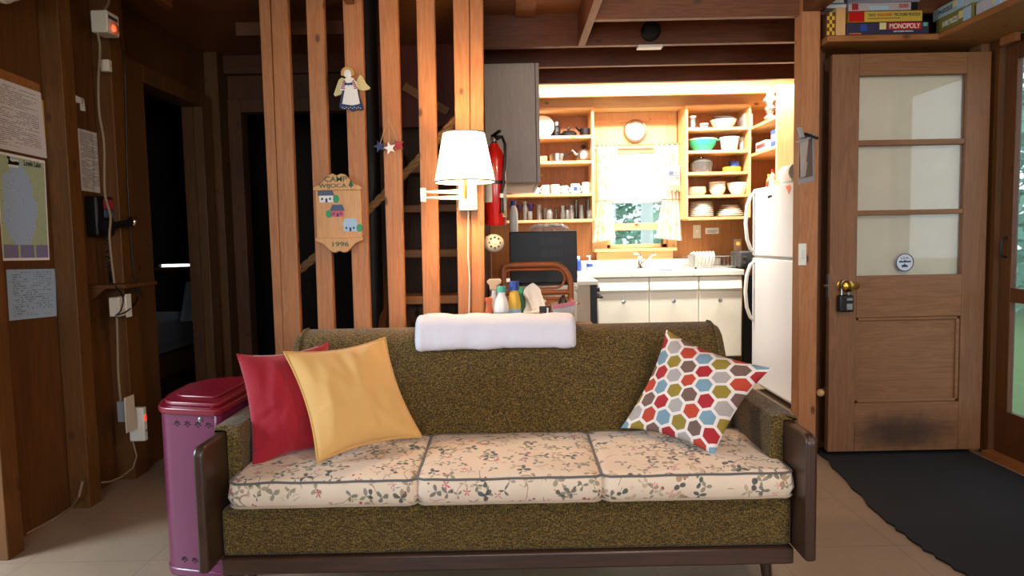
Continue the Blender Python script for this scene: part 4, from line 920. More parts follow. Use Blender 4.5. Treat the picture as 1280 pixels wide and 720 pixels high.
def pot(name, label, cat, prof, px, z, m, group=None, Y=5.68, seg=24, **kw):
    q = MB(); q.lathe(prof, (kx(px, Y), Y, z + .0005), seg, **kw); o = q.build(name, m)
    return tag(o, label, cat, group)
def th(name, label, cat, px, z, Y=5.68, group=None): return thing(name, label, cat, (kx(px, Y), Y, z + .0005), group)
def bowl(r, h, t_=.004): return [(0, 0), (r * .5, 0), (r * .55, h * .08), (r * .85, h * .5), (r, h), (r - t_, h), (r * .85 - t_, h * .52), (r * .5, h * .14), (0, h * .12)]
def tub(r0, r1, h, t_=.004): return [(0, 0), (r0, 0), (r1, h), (r1 - t_, h), (r0 - t_, t_), (0, t_)]
# left shelf, top row
q = MB(); c = Vector((kx(680), 5.66, LZ[0] + .092)); q.lathe([(0, 0), (.05, 0), (.06, .006), (.092, .016), (.092, .019), (.058, .010), (0, .006)], c + Vector((0, .03, 0)), 30, (0, -1, .18)); tag(q.build('plate', K['porc']), 'white plate standing on edge on the top left kitchen shelf', 'plate')
t = th('coffee_flask', 'tall black flask between the white plate and the pans', 'flask', 696.5, LZ[0], 5.72)
o = t['_o']; q = MB(); q.lathe([(0, 0), (.032, 0), (.034, .01), (.034, .085), (.024, .105), (0, .105)], o, 20); q.build('flask_body', K['black'], t); q = MB(); q.lathe([(.022, .105), (.024, .135), (.0, .14)], o, 18); q.build('flask_cap', K['steel'], t)
q = MB(); q.tube([Vector(o) + Vector((-.034, -.01, .08)), Vector(o) + Vector((-.055, -.02, .06)), Vector(o) + Vector((-.034, -.01, .02))], .005); q.build('handle', K['black'], t)
def pan(label, px, z, r, h, m, hx, lid=None, name='frying_pan', hm=None):
    t = th(name, label, 'pan', px, z); o = Vector(t['_o']); q = MB(); q.lathe([(0, 0), (r * .92, 0), (r, h), (r - .003, h), (r * .9, .004), (0, .004)], o, 28); q.build('pan_body', m, t)
    q = MB(); q.tube([o + Vector((math.copysign(r, hx), -.005, h * .75)), o + Vector((math.copysign(r, hx) + hx * .4, -.02, h * .9)), o + Vector((math.copysign(r, hx) + hx, -.04, h * 1.15))], .008); q.build('handle', hm or K['black'], t)
    if lid:
        q = MB(); q.lathe([(r, h), (r * .7, h + .018), (0, h + .024)], o, 28); l = q.build('pan_lid', lid, t); q = MB(); q.lathe([(.006, h + .02), (.006, h + .03), (.014, h + .036), (.012, h + .05), (0, h + .052)], o, 14); q.build('knob', K['black'], l)
    return t
pan('dark covered pan between the flask and the black pot', 712, LZ[0], .066, .034, K['iron'], -.03, K['iron'])
pan('small black pot at the right end of the top left shelf', 733, LZ[0], .052, .068, K['iron'], -.03, None, 'saucepan')
pan('copper bottomed steel saucepan with a long black handle on the second left shelf', 697, LZ[1], .064, .07, K['steel'], .068, None, 'saucepan')
t = th('kettle', 'steel kettle with a black knob at the right of the saucepan', 'kettle', 730, LZ[1]); o = Vector(t['_o'])
q = MB(); q.lathe([(0, 0), (.068, 0), (.071, .02), (.066, .075), (.045, .1), (0, .105)], o, 26); q.build('kettle_body', K['steel'], t); q = MB(); q.lathe([(.009, .1), (.009, .112), (.018, .12), (.016, .14), (0, .144)], o, 14); q.build('knob', K['black'], t)
q = MB(); q.lathe([(0, -.001), (.0685, -.001), (.0715, .02)], o, 26); q.build('copper_base', K['copper'], t); q = MB(); q.cyl(o + Vector((-.06, -.02, .06)), o + Vector((-.1, -.035, .095)), .012, .008); q.build('spout', K['steel'], t)
q = MB(); q.box(kx(673), kx(685), 5.70, 5.76, LZ[1], LZ[1] + .06); tag(q.build('wooden_block', W['kx'], bevel=.003), 'pale wooden block behind the saucepan on the second left shelf', 'block')
# third row: baking dish and mugs
q = MB(); q.box(kx(639), kx(668), 5.60, 5.80, LZ[2], LZ[2] + .075); tag(q.build('baking_dish', K['tub'], bevel=.014, seg=3), 'clear rectangular baking dish left of the mugs under the grey cabinet', 'dish')
def mug(label, px, r, h, m, side, deco=None):
    t = th('mug', label, 'mug', px, LZ[2], group='mugs on the third left shelf'); o = Vector(t['_o'])
    q = MB(); q.lathe([(0, 0), (r * .92, 0), (r, .006), (r, h), (r - .004, h), (r - .004, .008), (0, .008)], o, 24); b = q.build('cup', m, t)
    q = MB(); q.tube([o + Vector((side * (r + .014 * math.sin(math.pi * i / 8)), -.01, h * (.2 + .6 * i / 8))) for i in range(9)], .005); q.build('handle', m, t)
    if deco:
        q = MB(); q.grid(lambda u, v: o + Vector(((r + .0006) * math.cos(R(-115 + 50 * u)), (r + .0006) * math.sin(R(-115 + 50 * u)), h * (.3 + .4 * v))), 6, 2); q.build('printed_picture', deco, b)
mug('small white mug at the left end of the mug row', 669.8, .027, .058, K['porc'], -1)
mug('white mug with a dark printed mark, beside the small mug', 682, .034, .078, K['porc'], -1, K['grey'])
mug('white mug with its handle to the right left of the grey-blue mug', 694, .036, .080, K['porc'], 1, K['lblue'])
mug('grey-blue mug in the middle of the mug row', 706, .029, .070, K['lblue'], 1)
mug('wide white mug with a blue printed picture', 719, .038, .084, K['porc'], 1, K['blue'])
mug('plain tall white mug at the right end of the mug row', 732.6, .033, .094, K['porc'], 1)
# fourth row: glasses
def glass(label, px, r, h, m=None, Y=5.66, kind='tumbler'):
    pr = {'tumbler': [(0, 0), (r * .82, 0), (r, h), (r - .003, h), (r * .82 - .003, .008), (0, .008)],
          'jar': [(0, 0), (r * .9, 0), (r, .01), (r, h * .75), (r * .7, h * .88), (r * .75, h), (r * .7, h), (r * .62, h * .88), (r * .92, h * .74), (r * .92, .008), (0, .006)]}[kind]
    q = MB(); q.lathe(pr, (kx(px, Y), Y, LB + .0005), 20); return tag(q.build('drinking_glass', m or K['glass']), label, 'glass', 'glasses on the lowest left shelf')
def goblet(label, px, Y, h=.135):
    t = th('goblet', label, 'glass', px, LB, Y, 'glasses on the lowest left shelf'); o = t['_o']
    q = MB(); q.lathe([(0, 0), (.028, 0), (.028, .003), (.005, .008), (.005, h * .55), (.012, h * .6)], o, 18); q.build('stem', K['glass'], t)
    q = MB(); q.lathe([(.004, h * .55), (.014, h * .65), (.018, h * .8), (.034, h), (.031, h), (.015, h * .8), (.0, h * .6)], o, 18); q.build('goblet_bowl', K['purple'], t)
goblet('purple goblet nearest the left end of the glass shelf', 640, 5.64); goblet('purple goblet second from the left end of the glass shelf', 650, 5.74); goblet('purple goblet right of the tall lavender glass', 663, 5.7)
glass('tall clear glass with a lavender rim between purple goblets', 656, .022, .155, None, 5.62)
glass('small clear glass in front of the right purple goblet', 662, .022, .07, None, 5.60)
glass('tall etched clear glass right of the goblets', 673.5, .026, .13)
glass('small clear tumbler behind the stubby jar glass', 681, .020, .10, None, 5.72); glass('stubby clear jar glass in the middle of the glass shelf', 686, .030, .085, None, 5.62, 'jar')
glass('narrow olive glass in the middle of the glass shelf', 695, .013, .10, K['olive'], 5.7)
glass('clear glass with a violet print right of the olive glass', 703, .026, .115); glass('little clear glass between two tall tumblers', 709, .018, .075, None, 5.6)
glass('tall straight clear tumbler right of the little glass', 714, .026, .118); glass('tall smoky tumbler at the back of the glass shelf', 720, .022, .165, K['olive'], 5.76)
glass('clear tumbler second from the right end of the glass shelf', 726.5, .026, .116); glass('tall smoky glass at the back right end of the glass shelf', 735, .023, .17, K['olive'], 5.76)
glass('low clear cup at the front right end of the glass shelf', 737, .028, .07, None, 5.61)
# right shelf, top row
t = th('storage_jar', 'narrow clear jar at the left of the top right shelf', 'jar', 866, RZ[0]); o = t['_o']
q = MB(); q.lathe(tub(.026, .027, .10), o, 20); q.build('jar_body', K['glass'], t); q = MB(); q.lathe([(.028, .10), (.028, .112), (0, .113)], o, 18); q.build('lid', K['porc'], t)
q = MB(); q.lathe([(0, 0), (.012, 0), (.012, .07), (0, .075)], Vector(o) + Vector((0, 0, .006)), 12); q.build('contents', K['porc'], t)
q = MB(); q.lathe(bowl(.036, .05), (kx(880), 5.68, RZ[0] + .0005), 20); o = tag(q.build('sugar_bowl', K['porc']), 'little white bowl with a dark floral pattern beside the jar', 'bowl')
q = MB(); 
for i in range(6): q.prism(disc(7, .006 + .002 * (i % 2)), (kx(880) - .022 + .009 * i, 5.68 - .0362 + .002 * abs(i - 2.5), RZ[0] + .028 + .008 * (i % 2)), X3, Z3, .001)
o['_o'] = tuple(o.location); q.build('floral_pattern', K['dgrey'], o, smooth=False)
t = th('casserole', 'cream casserole with a tilted glass lid on the top right shelf', 'dish', 904, RZ[0]); o = Vector(t['_o'])
q = MB(); q.lathe(bowl(.105, .075), o, 30); q.build('casserole_bowl', K['cer'], t); q = MB(); q.lathe([(.105, .0), (.09, .012), (0, .022), (.088, .008), (.105, 0)], o + Vector((.012, 0, .082)), 28, (.1, 0, 1)); q.build('glass_lid', K['glass'], t)
q = MB(); q.box(kx(926.5), kx(938), 5.62, 5.78, RZ[0], RZ[0] + .12); tag(q.build('food_tub', K['tub'], bevel=.01), 'tall clear plastic tub at the right end of the top right shelf', 'tub')
# second row
t = th('colander', 'green plastic colander with a cream rim', 'colander', 878, RZ[1]); o = Vector(t['_o'])
q = MB(); q.lathe(bowl(.115, .098), o, 32); b = q.build('colander_bowl', K['mint'], t); q = MB(); q.lathe([(.117, .096), (.117, .104), (.09, .108), (0, .108), (0, .104), (.11, .1), (.112, .096)], o, 32); q.build('cream_cover', K['cer'], t)
q = MB(); q.beam(o + Vector((.10, -.01, .095)), o + Vector((.134, -.01, .095)), .05, .008); q.build('handle', K['mint'], t)
q = MB()
for k in range(2):
    for i in range(14):
        a = R(-150 + i * 9); rr_ = .095 + .007 * k + .0012; q.prism(disc(6, .0026), o + Vector((rr_ * math.cos(a), rr_ * math.sin(a), .045 + .013 * k)), Vector((-math.sin(a), math.cos(a), 0)), Z3, .002)
q.build('drain_holes', K['dgreen'], b, smooth=False)
t = th('food_tub', 'translucent bluish plastic tub right of the green colander', 'tub', 911.5, RZ[1], 5.64); o = t['_o']
q = MB(); q.lathe(tub(.060, .078, .105), o, 30); q.build('tub_body', K['tub'], t); q = MB(); q.lathe([(.081, .1), (.081, .11), (.072, .112), (.072, .1)], o, 30); q.build('tub_rim', K['lblue'], t)
pot('mixing_bowl', 'white plastic bowl at the right end behind the tub', 'bowl', tub(.045, .056, .118), 931.5, RZ[1], K['porc'], Y=5.72)
# third row
t = th('glass_casserole', 'clear glass casserole on the shelf below the colander', 'dish', 876, RZ[2]); o = t['_o']; q = MB(); q.lathe(tub(.085, .1, .085), o, 30); q.build('casserole_bowl', K['olive'], t); q = MB(); q.lathe([(.102, .085), (.08, .11), (.02, .122), (.02, .135), (0, .136)], o, 30); q.build('glass_lid', K['olive'], t)
pot('food_tub', 'low yellow tub under the blue one on the third right shelf', 'tub', [(0, 0), (.07, 0), (.075, .045), (0, .046)], 914.5, RZ[2], K['yellow'])
pot('food_tub', 'small blue tub stacked on the yellow one', 'tub', [(0, 0), (.04, 0), (.046, .034), (.049, .036), (.049, .044), (0, .045)], 918, RZ[2] + .047, K['blue'])
q = MB(); q.box(kx(900), kx(938), 5.60, 5.8, RZ[2], RZ[2] + .0); q.bm.clear()
pot('drinking_glass', 'small smoky glass at the right end of the third right shelf', 'glass', tub(.015, .018, .06), 936, RZ[2], K['olive'])
# fourth row: bowls
for i, d in enumerate(('bottom of the wide stack of shallow bowls', 'second up in the wide stack of shallow bowls', 'third up in the wide stack of shallow bowls', 'top of the wide stack of shallow bowls at the left')):
    pot('shallow_bowl', 'white shallow bowl, ' + d, 'bowl', bowl(.077 - .002 * (i == 3), .032), 871, RZ[3] + .013 * i, K['porc'], 'white bowls on the fourth right shelf')
for i, d in enumerate(('bottom', 'second up', 'third up', 'top')):
    pot('cereal_bowl', 'white cereal bowl, %s of the middle stack of bowls' % d, 'bowl', bowl(.068, .055), 896.5, RZ[3] + .018 * i, K['porc'], 'white bowls on the fourth right shelf')
pot('serving_bowl', 'large white serving bowl right of the bowl stacks', 'bowl', bowl(.092, .098), 922.5, RZ[3], K['porc'], Y=5.66)
for i in range(8):
    d = ('bottom plate', 'plate second from the bottom', 'plate third from the bottom', 'plate fourth from the bottom', 'plate fourth from the top', 'plate third from the top', 'plate second from the top', 'top plate')[i]
    r = (.105, .105, .104, .103, .10, .098, .094, .088)[i]
    pot('plate', 'white %s in the tall left stack of plates' % d, 'plate', [(0, 0), (r * .6, 0), (r, .014), (r, .017), (r * .62, .005), (0, .004)], 876, RB + .0155 * i, K['porc'] if i != 7 else K['cer'], 'white plates on the lowest right shelf')
for i in range(6):
    d = ('bottom plate', 'plate second from the bottom', 'plate third from the bottom', 'plate third from the top', 'plate second from the top', 'top plate')[i]
    r = (.113, .11, .1, .09, .085, .075)[i]
    pot('plate', 'white %s in the low right stack of plates' % d, 'plate', [(0, 0), (r * .6, 0), (r, .014), (r, .017), (r * .62, .005), (0, .004)], 912, RB + .0155 * i, K['porc'] if i != 4 else K['tan'], 'white plates on the lowest right shelf')
# corner shelf
t = th('oil_lamp', 'clear glass oil lamp on the top of the side shelf', 'lamp', 962, 2.02, 5.17); o = t['_o']
q = MB(); q.lathe([(0, 0), (.045, 0), (.045, .008), (.018, .03), (.03, .05), (.042, .07), (.03, .09), (.016, .095), (0, .095)], o, 22); q.build('lamp_base', K['glass'], t); q = MB(); q.lathe([(.02, .095), (.022, .1), (.05, .125), (.052, .14), (.03, .165), (.026, .19), (.024, .19), (.028, .165), (.048, .14), (.02, .1)], o, 22); q.build('lamp_chimney', K['glass'], t)
def carton(label, p0, p1, y0, y1, z, h, m, m2):
    t = thing('food_carton', label, 'box', ((p0 + p1) / 2, y0, z + .0005)); q = MB(); q.box(p0, p1, y0, y1, z + .0005, z + h); b = q.build('carton', m, t, bevel=.001)
    q = MB(); q.box(p0 - .001, p0, y0 + .01, y1 - .01, z + h * .3, z + h * .75); q.build('carton_print', m2, b, smooth=False); q = MB(); q.box(p0 + (p1 - p0) * .45, p1 - .01, y0 - .001, y0, z + h * .2, z + h * .85); q.build('carton_print', m2, b, smooth=False)
    return t
carton('upright blue and red food carton on the side shelf', 1.95, 2.06, 5.05, 5.15, 1.805, .118, K['blue'], K['pink'])
carton('low white carton with red ends lying on the side shelf', 1.952, 2.06, 5.26, 5.46, 1.805, .07, K['paper'], K['redp'])
def bottle(name, label, cat, x, y, z, r, h, m, cap, lab=None, neck=.35, caph=.13, group=None):
    t = thing(name, label, cat, (x, y, z + .0005), group); o = t['_o']
    q = MB(); q.lathe([(0, 0), (r * .93, 0), (r, .006), (r, h * .58), (r * .8, h * .72), (r * neck, h * .82), (r * neck, h * (1 - caph)), (0, h * (1 - caph))], o, 20); b = q.build('bottle_body', m, t)
    q = MB(); q.lathe([(r * neck * 1.25, h * (1 - caph)), (r * neck * 1.2, h), (0, h)], o, 16); q.build('cap', cap, t)
    if lab: q = MB(); q.lathe([(r + .0008, h * .14), (r + .0008, h * .48)], o, 20); q.build('bottle_label', lab, b)
    return t
bottle('sauce_bottle', 'amber sauce bottle with a red cap above the fridge', 'bottle', P(966, 215, 5.09).x, 5.09, 1.48, .026, .155, K['tan'], K['redp'], K['paper'])
bottle('syrup_bottle', 'small brown bottle with a yellow cap behind the sauce bottle', 'bottle', P(961, 215, 5.21).x, 5.21, 1.48, .022, .13, K['copper'], K['yellow'])
# fridge
fr = thing('fridge', 'white top-freezer fridge standing sideways in front of the counter end', 'fridge', (2.09, 4.65, 0))
FX, fy0, fy1, fz, fs = 1.777, 4.27, 5.04, 1.487, .995
q = MB(); q.box(FX + .055, 2.41, fy0 + .005, fy1 - .005, .03, fz - .004); q.build('fridge_cabinet', K['fridge'], fr, bevel=.008)
q = MB(); q.box(FX + .09, 2.40, fy0 + .03, fy1 - .03, 0, .03); q.build('plinth', K['dgrey'], fr)
for nm, a, b in (('fridge_door', .07, fs - .006), ('freezer_door', fs + .006, fz)):
    q = MB(); q.box(FX, FX + .05, fy0, fy1, a, b); dd = q.build(nm, K['fridge'], fr, bevel=.012, seg=3)
    y = fy1 - .05; h0, h1 = (fs + .03, fs + .47) if nm == 'freezer_door' else (fs - .47, fs - .03)
    q = MB(); q.tube([(FX + .005, y, h0), (FX - .03, y, h0 + .03), (FX - .055, y, h0 + .10), (FX - .066, y, (h0 + h1) / 2), (FX - .055, y, h1 - .10), (FX - .03, y, h1 - .03), (FX + .005, y, h1)], .013, 10); q.build('handle', K['white'], dd)
q = MB(); q.box(FX + .006, FX + .05, fy0 + .03, fy1 - .03, fs - .006, fs + .006); q.build('door_seal', K['grey'], fr)
q = MB(); q.box(FX + .005, FX + .09, fy0 + .0, fy0 + .09, fz + .001, fz + .018); q.build('hinge_cover', K['grey'], fr, bevel=.003)
def FP(px, py): return PX(px, py, FX - .0015)
q = MB(); q.slab([FP(957, 273), FP(953, 263), FP(965, 240), FP(970, 246)][::-1] if False else [FP(953, 264), FP(957, 274), FP(970, 247), FP(965, 240)], .001); nt = thing('fridge_note', 'slip of white paper held by a black magnet on the freezer door', 'note', FP(957, 273)); q.build('paper_slip', K['paper'], nt)
q = MB(); c = FP(962, 246); q.lathe([(.010, 0), (.010, .008), (.007, .012), (0, .012)], c, 14, (-1, 0, 0)); q.lathe([(.008, 0), (.008, .008), (.007, .011), (0, .011)], c + Vector((0, -.035, .003)), 14, (-1, 0, 0)); q.build('magnet', K['black'], nt)
q = MB(); q.slab([FP(982, 233), FP(986, 243), FP(989, 234), FP(987, 231)], .002); tag(q.build('fridge_magnet', K['orange']), 'small orange magnet at the upper right of the freezer door', 'magnet')
t = thing('paper_towel_roll', 'white paper roll lying on top of the fridge', 'roll', (P(989, 214, 4.42).x, 4.42, fz + .001)); o = Vector(t['_o']); rr = .062; q = MB(); q.cyl(o + Vector((.04, -.02, rr)), o + Vector((.06, .22, rr)), rr, rr, 28); q.build('paper', K['paper'], t); q = MB(); q.cyl(o + Vector((.0399, -.0215, rr)), o + Vector((.041, -.01, rr)), .018, .018, 16); q.build('core', K['dgrey'], t)
# sink unit
CY0, CY1, CT = 5.212, 5.845, .892
cx0, cx1 = P(747, 380, 5.22).x, P(928, 380, 5.22).x
sk = thing('sink_cabinet', 'cream enamelled steel sink cabinet with three doors under the window', 'cabinet', ((cx0 + cx1) / 2, 5.5, 0))
q = MB(); q.box(cx0, cx1, 5.24, 5.84, .22, .84); q.build('cabinet_body', K['ivory'], sk, bevel=.004); q = MB(); q.box(cx0 + .01, cx1 - .01, 5.31, 5.83, 0, .22); q.build('plinth', K['dgrey'], sk)
dx = [cx0, P(811.5, 380, 5.22).x, P(873.5, 380, 5.22).x, cx1]
for i in range(3):
    a, b = dx[i] + .004, dx[i + 1] - .004
    q = MB(); q.hexa([(a, 5.208, .745), (b, 5.208, .745), (b, 5.24, .745), (a, 5.24, .745), (a, 5.226, .845), (b, 5.226, .845), (b, 5.24, .845), (a, 5.24, .845)]); q.build('drawer_front', K['ivory'], sk, bevel=.006)
    q = MB(); q.box(a, b, 5.222, 5.24, .225, .732); d = q.build('cabinet_door', K['ivory'], sk, bevel=.006)
    kp = P((779, 841.5, 899.5)[i], (377, 376, 375)[i], 5.222); q = MB(); q.lathe([(.006, 0), (.006, .012), (.016, .018), (.015, .028), (0, .031)], kp, 18, (0, -1, 0)); q.build('knob', K['steel'], d)
tx0 = P(722, 345, 5.2).x; tx1 = P(931, 342, 5.2).x
wt = thing('sink_counter', 'long white enamel sink counter with a raised back edge below the window', 'counter', ((tx0 + tx1) / 2, 5.5, .85))
q = MB(); sxa, sxb, sya, syb = P(783, 330, 5.45).x, P(858, 330, 5.45).x, 5.30, 5.66
for b in ((tx0, sxa, CY0, CY1), (sxb, tx1, CY0, CY1), (sxa, sxb, CY0, sya), (sxa, sxb, syb, CY1)): q.box(*b, .850, CT)
q.build('worktop', K['enamel'], wt, bevel=.004)
q = MB(); q.box(tx0, tx1, 5.80, CY1, CT, .965); q.build('backsplash', K['enamel'], wt, bevel=.006)
q = MB(); zb_ = .72
q.box(sxa, sxb, sya, syb, zb_, zb_ + .01); q.box(sxa, sxa + .01, sya, syb, zb_, CT - .003); q.box(sxb - .01, sxb, sya, syb, zb_, CT - .003); q.box(sxa, sxb, sya, sya + .01, zb_, CT - .003); q.box(sxa, sxb, syb - .01, syb, zb_, CT - .003); q.build('sink_basin', K['enamel'], wt, weld=.0001)
fp = P(800, 331, 5.70); fp.z = CT
t = thing('kitchen_faucet', 'chrome single-lever faucet behind the sink', 'faucet', fp); q = MB(); q.lathe([(0, 0), (.03, 0), (.03, .008), (.02, .02), (.018, .085), (.022, .095), (.022, .115), (0, .12)], fp, 20); q.build('faucet_body', K['chrome'], t)
q = MB(); q.tube([fp + Vector((.01, -.01, .03)), fp + Vector((.045, -.05, .07)), fp + Vector((.08, -.09, .115)), fp + Vector((.095, -.11, .125)), fp + Vector((.102, -.118, .115))], .011, 10); q.build('spout', K['chrome'], t); q = MB(); q.beam(fp + Vector((.01, 0, .118)), fp + Vector((-.06, -.02, .128)), .028, .016); q.build('lever', K['chrome'], t, bevel=.005)
t = thing('soap_dispenser', 'clear hand-soap pump bottle with a blue label on the sink counter', 'bottle', (P(737, 330, 5.55).x, 5.55, CT)); o = Vector(t['_o']); q = MB(); q.lathe([(0, 0), (.024, 0), (.026, .01), (.024, .07), (.01, .085), (.01, .09), (0, .09)], o, 18); b = q.build('bottle_body', K['tub'], t); q = MB(); q.cyl(o + Vector((0, 0, .09)), o + Vector((0, 0, .115)), .006); q.beam(o + Vector((.008, 0, .118)), o + Vector((-.025, -.01, .118)), .016, .01); q.build('pump', K['white'], t)
q = MB(); q.lathe([(.0262, .03), (.0262, .055)], o, 18); q.build('bottle_label', K['blue'], b)
bottle('dish_soap', 'blue dish-soap bottle at the left end of the sink counter', 'bottle', P(723, 330, 5.5).x, 5.5, CT, .024, .12, K['blue'], K['white'], None, .4, .2)
q = MB(); q.box(P(826, 334, 5.27).x, P(839, 334, 5.27).x, 5.225, 5.285, CT + .001, CT + .014); tag(q.build('sponge', plain('blue_sponge', '#5fb4d6', .9), bevel=.004), 'pale blue sponge on the front edge of the sink', 'sponge')
# dish rack
rx0, rx1 = P(862, 325, 5.55).x, P(919, 325, 5.62).x - .03
t = thing('dish_rack', 'white wire dish rack on the counter beside the toaster', 'rack', ((rx0 + rx1) / 2, 5.6, CT)); q = MB()
for z in (.02, .10): q.tube([(rx0, 5.42, CT + z), (rx1, 5.42, CT + z), (rx1, 5.76, CT + z), (rx0, 5.76, CT + z)], .003, 6, closed=True)
for i in range(13):
    x = rx0 + (rx1 - rx0) * i / 12; q.tube([(x, 5.42, CT + .10), (x, 5.425, CT + .012), (x, 5.755, CT + .012), (x, 5.76, CT + .1)], .002, 5)
q.build('wire_frame', K['steel'], t)
for x in (rx0 + .02, rx1 - .02):
    q = MB(); q.cyl((x, 5.44, CT + .0), (x, 5.44, CT + .014), .007); q.build('foot', K['black'], t)
for i in range(7):
    x = rx0 + .045 + .026 * i; q = MB(); q.lathe([(0, 0), (.04, 0), (.062, .008), (.062, .011), (.04, .004), (0, .003)], (x, 5.58, CT + .014 + .062), 24, (-1, 0, .12))
    d = ('first', 'second', 'third', 'fourth', 'fifth', 'sixth', 'last')[i]
    tag(q.build('plate', K['porc']), 'small white plate standing in the dish rack, %s from the grey cup' % d, 'plate', 'plates in the dish rack')
q = MB(); q.lathe(tub(.022, .03, .10), (rx0 - .012, 5.44, CT + .012), 20); q.lathe([(.031, .09), (.031, .1), (.029, .1)], (rx0 - .012, 5.44, CT + .012), 20); t = tag(q.build('cutlery_cup', K['grey']), 'grey cutlery cup hung at the left end of the dish rack', 'cup')
q = MB(); q.lathe([(0, 0), (.016, .004), (.018, .02), (.01, .03), (0, .031)], (rx0 - .012, 5.44, CT + .10), 14); tag(q.build('bottle_brush', K['steel']), 'round steel brush head standing in the grey cutlery cup', 'brush')
tx = P(924, 325, 5.38).x; t = thing('toaster', 'black toaster on the counter half hidden behind the fridge', 'toaster', (tx + .05, 5.45, CT)); q = MB(); q.box(tx, tx + .14, 5.37, 5.60, CT + .008, CT + .135); q.build('toaster_case', K['dgrey'], t, bevel=.012, seg=3); q = MB(); q.box(tx + .002, tx + .138, 5.36, 5.61, CT + .001, CT + .012); q.build('toaster_base', K['black'], t)
q = MB(); q.cyl((tx + .035, 5.37, CT + .05), (tx + .035, 5.355, CT + .05), .013); q.build('dial', K['steel'], t); q = MB(); q.box(tx + .02, tx + .05, 5.352, 5.37, CT + .085, CT + .097); q.build('lever', K['steel'], t)
# wall plates
def plate(label, name, px, py, w_, h_, m, Y=5.85, extra=None):
    c = P(px, py, Y); t = thing(name, label, 'plate' if 'plate' in name else name.split('_')[-1], (c.x, Y, c.z - h_ / 2)); q = MB(); q.box(c.x - w_ / 2, c.x + w_ / 2, Y - .007, Y - .0005, c.z - h_ / 2, c.z + h_ / 2); q.build('cover_plate', m, t, bevel=.002); return t, c
t, c = plate('cream switch plate on the plywood below the right shelf', 'light_switch', 871, 289.5, .066, .112, K['cream']); q = MB(); q.box(c.x - .005, c.x + .005, 5.835, 5.843, c.z - .008, c.z + .014); q.build('toggle', K['ivory'], t)
t, c = plate('small white notice strip right of the cream switch plate', 'wall_notice', 890, 288.5, .115, .052, K['paper']); q = MB(); q.box(c.x - .045, c.x + .045, 5.842, 5.843, c.z - .004, c.z + .002); q.box(c.x - .045, c.x + .03, 5.842, 5.843, c.z - .015, c.z - .01); q.build('printed_lines', K['grey'], t)
t, c = plate('cream outlet with an orange night-light beside the fridge', 'wall_outlet', 922, 306, .066, .1, K['cream']); q = MB(); q.lathe([(.014, 0), (.014, .02), (.008, .03), (0, .032)], (c.x, 5.843, c.z + .01), 14, (0, -1, 0)); q.build('night_light', plain('night_light_glow', '#ffb060', .4, emit='#ff9a40', es=1.2), t)
# clock
c = P(794, 164, 5.80); t = thing('wall_clock', 'round bronze-rimmed clock with a white face above the kitchen window', 'clock', c - Vector((0, 0, .095))); q = MB(); q.lathe([(.073, .02), (.078, .032), (.092, .030), (.098, .015), (.098, .001), (0, .001)], c, 40, (0, -1, 0)); q.build('clock_rim', K['bronze'], t); q = MB(); q.lathe([(0, .02), (.075, .02)], c, 36, (0, -1, 0)); q.build('clock_face', K['porc'], t)
q = MB()
for a, l, w_ in ((R(60), .04, .004), (R(-70), .058, .003)):
    d = Vector((math.sin(a), 0, math.cos(a))); q.beam(c + Vector((0, -.0225, 0)), c + Vector((0, -.0225, 0)) + d * l, .002, w_, (0, 1, 0))
q.build('clock_hand', K['grey'], t)
# roller shade
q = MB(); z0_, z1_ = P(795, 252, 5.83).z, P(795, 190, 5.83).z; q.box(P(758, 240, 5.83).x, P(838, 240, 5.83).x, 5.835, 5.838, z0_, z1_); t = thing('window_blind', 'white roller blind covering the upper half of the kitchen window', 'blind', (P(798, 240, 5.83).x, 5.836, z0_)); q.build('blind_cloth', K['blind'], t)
q = MB(); q.box(P(758, 240, 5.83).x, P(838, 240, 5.83).x, 5.831, 5.841, z0_ - .012, z0_ + .006); q.build('shade_hem', K['grey'], t); q = MB(); q.cyl((P(756, 240, 5.83).x, 5.825, z1_ + .0), (P(840, 240, 5.83).x, 5.825, z1_), .012); q.build('shade_roller', W['kx'], t)
# curtains
def curtain(label, pa, pb, tie, flare, sd):
    Y = 5.765; t = thing('curtain', label, 'curtain', (P((pa + pb) / 2, 300, Y).x, Y, P(750, 302, Y).z), 'kitchen window curtains')
    zt_, zm, zb2 = P(800, 181, Y).z, P(800, 250, Y).z, P(800, 300, Y).z
    xa, xb = P(pa, 240, Y).x, P(pb, 240, Y).x; ta, tb = P(tie[0], 250, Y).x, P(tie[1], 250, Y).x; fa, fb_ = P(flare[0], 300, Y).x, P(flare[1], 300, Y).x
    def fn(u, v):
        z = zt_ + (zb2 - zt_) * v; vm = (zt_ - zm) / (zt_ - zb2)
        if v < vm: k = v / vm; k = k * k; a, b = xa + (ta - xa) * k, xb + (tb - xb) * k
        else: k = (v - vm) / (1 - vm); k = k ** .7; a, b = ta + (fa - ta) * k, tb + (fb_ - tb) * k
        amp = .016 + .012 * max(0, (v - vm)) 
        z += (.03 * (u - .5) * (1 if sd == 1 else -1) * max(0, (v - vm) / (1 - vm)))
        return Vector((a + (b - a) * u, Y - .01 + amp * math.sin(u * 30 + sd + 1.2 * v) + .004 * mnoise.noise(Vector((u * 9, v * 5, sd))), z))
    q = MB(); q.grid(fn, 60, 30, (.42, .85)); q.keep = True; q.build('curtain_panel', K['curtain'], t)
    q = MB(); q.cyl((ta - .02, Y - .03, zm), (tb + .02, Y - .03, zm), .005); q.build('tie_back', K['bronze'], t)
curtain('flowered white curtain at the left side of the kitchen window', 747, 772, (747, 763), (740, 769), 1)
curtain('flowered white curtain at the right side of the kitchen window', 818, 849, (829, 848), (820, 853), 2)
